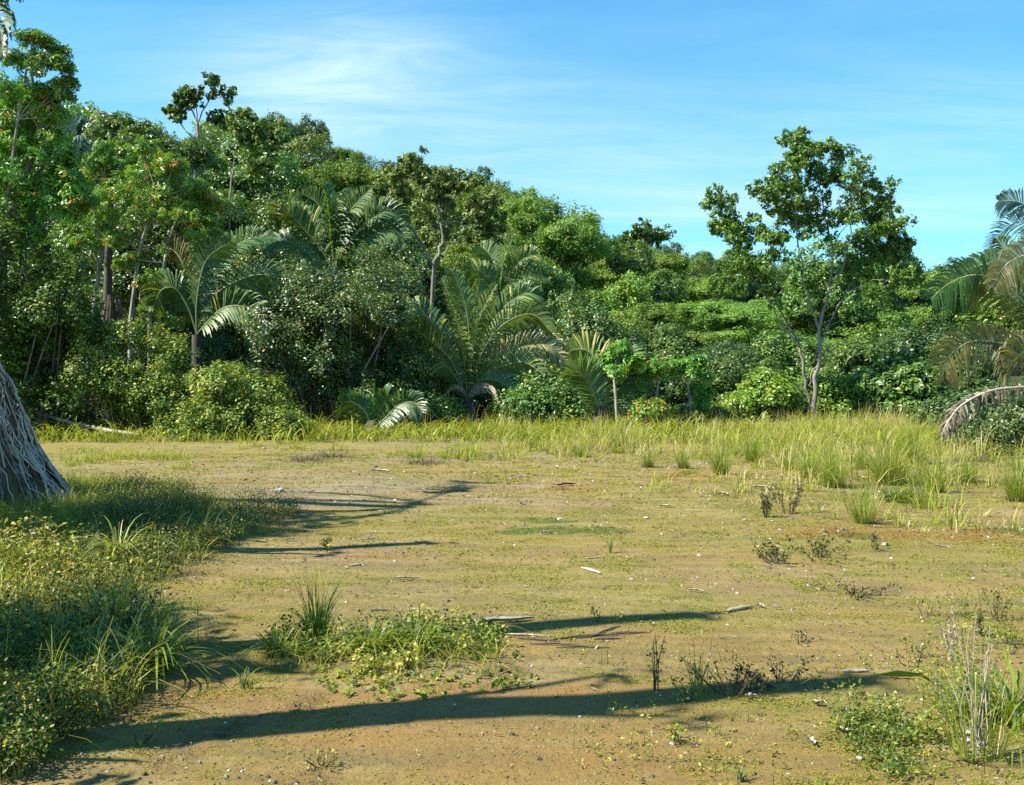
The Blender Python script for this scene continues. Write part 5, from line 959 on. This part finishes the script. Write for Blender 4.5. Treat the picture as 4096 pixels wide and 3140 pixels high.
# small upright herbs, each its own plant
def herb(label, fx, fy, h, n, seed, mat='weeddark', tb=.3, leaf=.02, group=None, spread=.05, stems=5):
    g = gp(fx, fy); t_ = thing('herb', label, 'plant', (g[0], g[1], zg((g[0], g[1]))), 0, group); rng = np.random.default_rng(seed); m = Mesh(); fm = Mesh()
    for s in range(stems):
        e = np.array((rng.normal(0, spread), rng.normal(0, spread), h * rng.uniform(.6, 1))); b = e * np.array((.3, .3, 0)); mid = (b + e) / 2 + rng.normal(0, .01, 3); m.tube([b, mid, e], [.0035, .0028, .0015], 4)
        f = rng.uniform(.3, 1.05, n)[:, None]; pp = b * (1 - f) + e * f + rng.normal(0, .016, (n, 3)); fm.quads(leaf_quads(rng, pp, np.array((0, 0, .6)) + rng.normal(size=(n, 3)), leaf, .55), np.clip(rng.normal(tb, .25, n), 0, 1))
    m.build('stems', MT['wood_dark'], t_); fm.build('leaves', MT[mat], t_); return t_
HB = [('tall dark stemmed herb left of the long shadow end', 2620, 2760, .30, 14, .3, 'weed'), ('withered dark herb standing in the long shadow, left one', 2930, 2770, .16, 12, .1, 'weeddark'), ('withered dark herb standing in the long shadow, right one', 3130, 2730, .14, 14, .1, 'weeddark'),
      ('withered herb between the two shadowed ones', 3020, 2760, .12, 10, .2, 'weeddark'), ('leafy herb at the left end of the shadowed herbs', 2760, 2790, .14, 12, .5, 'weed'), ('single herb with yellow top on the bare ground near the left', 1305, 2205, .14, 16, .7, 'weed'),
      ('brown weed clump left of the low red streak', 3120, 2260, .18, 16, .3, 'weeddark'), ('brown weed clump below the moss patch on the right', 3260, 2240, .18, 14, .35, 'weeddark'), ('dark spindly weed at the end of the brown weeds', 3500, 2210, .16, 10, .1, 'weeddark'),
      ('small bluish dead weed clump right of centre', 3420, 2380, .10, 16, .1, 'weeddark'), ('dark twiggy weed left of the dry seed stalks', 3930, 2530, .16, 18, .1, 'weeddark'), ('leafy weed behind the dry seed stalks', 3990, 2470, .2, 16, .4, 'weeddark'),
      ('green leafy herb at the right edge', 4040, 2560, .16, 16, .6, 'weed'), ('yellow topped small herb on the right', 3700, 2450, .10, 10, .9, 'weed'), ('tiny dark herb on bare ground right of centre', 3200, 2560, .08, 9, .2, 'weeddark'),
      ('small herb with brown leaf near the bottom left', 560, 2990, .05, 8, .7, 'weed'), ('small pale herb on bare ground at the bottom left', 1280, 3070, .06, 9, .6, 'weed'), ('dark weedy stem in front of the upper broad grass clump', 465, 2600, .34, 26, .0, 'weeddark'),
      ('reddish weed stand at the left of the lone compact tuft', 3150, 2060, .42, 24, .4, 'weeddark'), ('second reddish weed beside the lone compact tuft', 3060, 2075, .32, 18, .4, 'weeddark'), ('herb behind the spathe on the middle ground', 2400, 2490, .12, 9, .5, 'weed'),
      ('small herb near the withered leaf by the lower right', 3660, 2660, .14, 12, .2, 'weeddark'), ('low leafy herb in front of the long green blade', 3580, 2900, .12, 18, .35, 'weed'), ('herb cluster at bottom beside the pale pebbles', 2700, 2960, .10, 14, .6, 'weed')]
for k, (lab, fx, fy, h, n, tb, mt) in enumerate(HB): herb(lab, fx, fy, h, n, 700 + k, mt, tb, .022 + (.012 if fy < 2300 else 0), spread=.05 + (.12 if 'clump' in lab or 'stand' in lab else 0), stems=4 + (8 if 'clump' in lab or 'stand' in lab or 'reddish' in lab else 0))

# litter lying on the ground
def stick(label, a, b, r, mat, seed, name='stick', cat='stick', bend=.03, lift=.0, side=0):
    A_ = gp(*a); B_ = gp(*b); c = (A_ + B_) / 2; c[2] = zg((c[0], c[1])) + r * .8; rng = np.random.default_rng(seed); n = 7; tt = np.linspace(0, 1, n)[:, None]; L0 = np.linalg.norm(B_ - A_)
    pts = (A_ * (1 - tt) + B_ * tt); pts[:, 2] = c[2]; pts = pts - c + rng.normal(0, bend * L0 * .3, (n, 3)) * np.array((1, 1, .15)); pts[:, 2] += np.sin(tt[:, 0] * 3.14) * bend * L0 * .3
    m = Mesh(); m.tube(pts, r * np.array([.5, .9, 1, 1, .9, .7, .35]), 6)
    if side: e = pts[3] + np.array((.3, .5, .15)) * L0 * .3; m.tube([pts[3], (pts[3] + e) / 2, e], [r * .7, r * .5, r * .2], 5)
    o = m.build(name, MT[mat], None, c); return tag(o, label, cat)
def husk(label, a, b, w, mat, seed, name='dry_husk', cat='dry leaf'):
    A_ = gp(*a); B_ = gp(*b); c = (A_ + B_) / 2; c[2] = zg((c[0], c[1])) + .006; d = (B_ - A_); L0 = np.linalg.norm(d); d /= L0; s = np.array((-d[1], d[0], 0)); rng = np.random.default_rng(seed); n = 9; k = 5; V = []
    for i in range(n):
        t = i / (n - 1); ww = w * math.sin(math.pi * min(1, t * .9 + .1)) ** .6; cen = d * (t - .5) * L0 + np.array((0, 0, .004 + rng.uniform(0, .01))) + s * rng.normal(0, w * .2)
        for j in range(k): u = (j / (k - 1) - .5) * 2; V.append(cen + s * ww * u * .5 + np.array((0, 0, abs(u) ** 1.5 * ww * .45 + rng.uniform(0, .003))))
    V = np.array(V); V[:, 2] -= .002; top = V + np.array((0, 0, .003)); i = np.arange(n - 1)[:, None] * k; j = np.arange(k - 1)[None]; Fc = np.stack([i + j, i + j + 1, i + k + j + 1, i + k + j], -1).reshape(-1, 4)
    m = Mesh(); m.grid(top, Fc, .8); m.grid(V, Fc[:, ::-1], .8); o = m.build(name, MT[mat], None, c); return tag(o, label, cat)
def stone(label, fx, fy, r, mat, seed, name='stone', cat='stone'):
    g = gp(fx, fy); r *= .6; rng = np.random.default_rng(seed); th = np.linspace(0, 2 * np.pi, 9, endpoint=False); V = []
    for i, ph in enumerate(np.linspace(-.9, 1.5, 6)):
        for a in th: q = r * (1 + rng.normal(0, .10)); V.append((math.cos(a) * math.cos(ph) * q * 1.2, math.sin(a) * math.cos(ph) * q, math.sin(ph) * q * .6))
    i = np.arange(5)[:, None] * 9; j = np.arange(9)[None]; j2 = (j + 1) % 9; m = Mesh(); m.grid(np.array(V), np.stack([i + j, i + j2, i + 9 + j2, i + 9 + j], -1).reshape(-1, 4), .5, smooth=False)
    o = m.build(name, MT[mat], None, (g[0], g[1], zg((g[0], g[1])) + r * .35)); return tag(o, label, cat)
husk('long white bleached palm spathe lying right of the middle weed patch', (1870, 2512), (2140, 2488), .05, 'white', 1, 'palm_spathe')
stick('pale brown stick with stub, right of the long thin shadow', (2905, 2446), (3015, 2425), .014, 'wood', 2, side=1)
husk('short white husk at the right tip of the pale brown stick', (3025, 2422), (3060, 2430), .02, 'white', 3)
husk('tiny white flake right of the white husk', (3090, 2433), (3130, 2432), .012, 'white', 4)
husk('white curled leaf strip at the end of the longest shadow', (3540, 2700), (3680, 2706), .02, 'white', 5)
stick('dark brown twig left of the white curled strip', (3370, 2682), (3480, 2680), .010, 'wood', 6)
stick('brown stick on bare sand above the middle, pointing down right', (2325, 2280), (2405, 2302), .013, 'wood', 7)
stick('thin pale straw stick above the brown stick', (2340, 2238), (2420, 2234), .007, 'wood', 8)
husk('curved pale husk left of centre on bare sand', (1580, 2318), (1700, 2318), .018, 'wood', 9)
stick('short pale stick above the grey tussock', (1395, 2273), (1460, 2266), .010, 'wood', 10)
stick('thin dark stick lying above the middle weed patch', (1480, 2440), (1560, 2440), .006, 'wood_dark', 11)
stick('short pale stick beside the thin dark one', (1635, 2440), (1680, 2438), .008, 'wood', 12)
for k, (a, b, mt, lab) in enumerate([((2060, 2560), (2240, 2575), 'wood_dark', 'bottom left'), ((2120, 2585), (2330, 2590), 'wood', 'lowest long'), ((2180, 2570), (2440, 2545), 'wood_dark', 'long dark'), ((2300, 2560), (2550, 2540), 'wood_dark', 'right reaching'), ((2360, 2558), (2480, 2514), 'wood', 'steep leaning'), ((2380, 2565), (2480, 2562), 'wood', 'short pale'), ((2000, 2545), (2200, 2552), 'wood', 'left pale'), ((2440, 2540), (2600, 2538), 'wood', 'far right'), ((2220, 2600), (2440, 2598), 'wood_dark', 'front dark')]):
    stick(f'{lab} stick in the heap of dead frond pieces by the thin shadow', a, b, .006, 'wood_dark' if k % 3 else mt, 30 + k, 'frond_stick', 'stick', .05)
for k, (a, b, w, mt, lab) in enumerate([((2980, 2790), (3030, 2786), .02, 'white', 'small white husk below the shadow end'), ((3250, 2812), (3310, 2822), .025, 'wood', 'greyish flat husk lower right of the shadow'), ((3390, 2778), (3425, 2782), .02, 'white', 'white flake under the shadow end'), ((3350, 2920), (3415, 2938), .018, 'white', 'white twig like husk in the lower right'),
        ((3230, 2960), (3262, 2985), .02, 'white', 'slanted white husk in the lower right'), ((3690, 2860), (3720, 2850), .02, 'white', 'bright white scrap by the seed stalks'), ((2750, 2370), (2830, 2378), .015, 'white', 'pale strip above the brown stick on the right'), ((2060, 1905), (2130, 1908), .035, 'white', 'white strip on the far sand'),
        ((1480, 1883), (1560, 1890), .04, 'white', 'white scrap on the far grey patch'), ((1500, 2165), (1440, 2170), .02, 'white', 'white scrap on the thin far shadow'), ((1180, 2170), (1120, 2172), .02, 'white', 'white scrap left of the yellow topped herb'), ((2160, 2140), (2210, 2135), .03, 'wood', 'straw scrap on the moss patch'), ((3390, 2130), (3360, 2133), .03, 'white', 'white scrap beneath the lone compact tuft'),
        ((2860, 1980), (2920, 1984), .05, 'white', 'white debris left of the tufts'), ((3010, 1955), (3100, 1962), .05, 'white', 'white debris in front of the round tuft'), ((3420, 1915), (3480, 1925), .05, 'white', 'white debris right of the large dense tuft'), ((2640, 2030), (2700, 2033), .04, 'white', 'white debris on the right sand'), ((3740, 2190), (3800, 2195), .02, 'white', 'pale scrap under the red streak')]):
    husk(lab, a, b, w, mt, 50 + k)
stone('pale rounded stone standing alone left on the far sand', 1118, 1974, .085, 'stone', 90)
for k, (fx, fy, r, lab) in enumerate([(2950, 2375, .02, 'small white stone above the pale brown stick'), (2790, 2318, .015, 'first of three tiny white stones'), (2770, 2322, .013, 'second of three tiny white stones left'), (3895, 2925, .05, 'white stone at the foot of the seed stalks'), (3870, 2950, .035, 'smaller white stone beside the white stone at the seed stalks'), (3920, 2960, .03, 'third white stone at the foot of the seed stalks'),
        (2690, 2975, .02, 'grey stone at bottom right of centre'), (3440, 3025, .022, 'white stone on the bottom right sand'), (2320, 2870, .012, 'lone white stone just below the forked shadow'), (2290, 2255, .012, 'white stone left of the straw stick'), (2585, 2073, .04, 'white stone on the far right sand'), (1650, 2700, .02, 'flat pale stone before the weed patch')]):
    stone(lab, fx, fy, r, 'stone', 95 + k)
husk('dark fallen leaf on the far sand at right of centre', (2230, 1940), (2300, 1934), .05, 'wood_dark', 140, 'fallen_leaf', 'leaf')
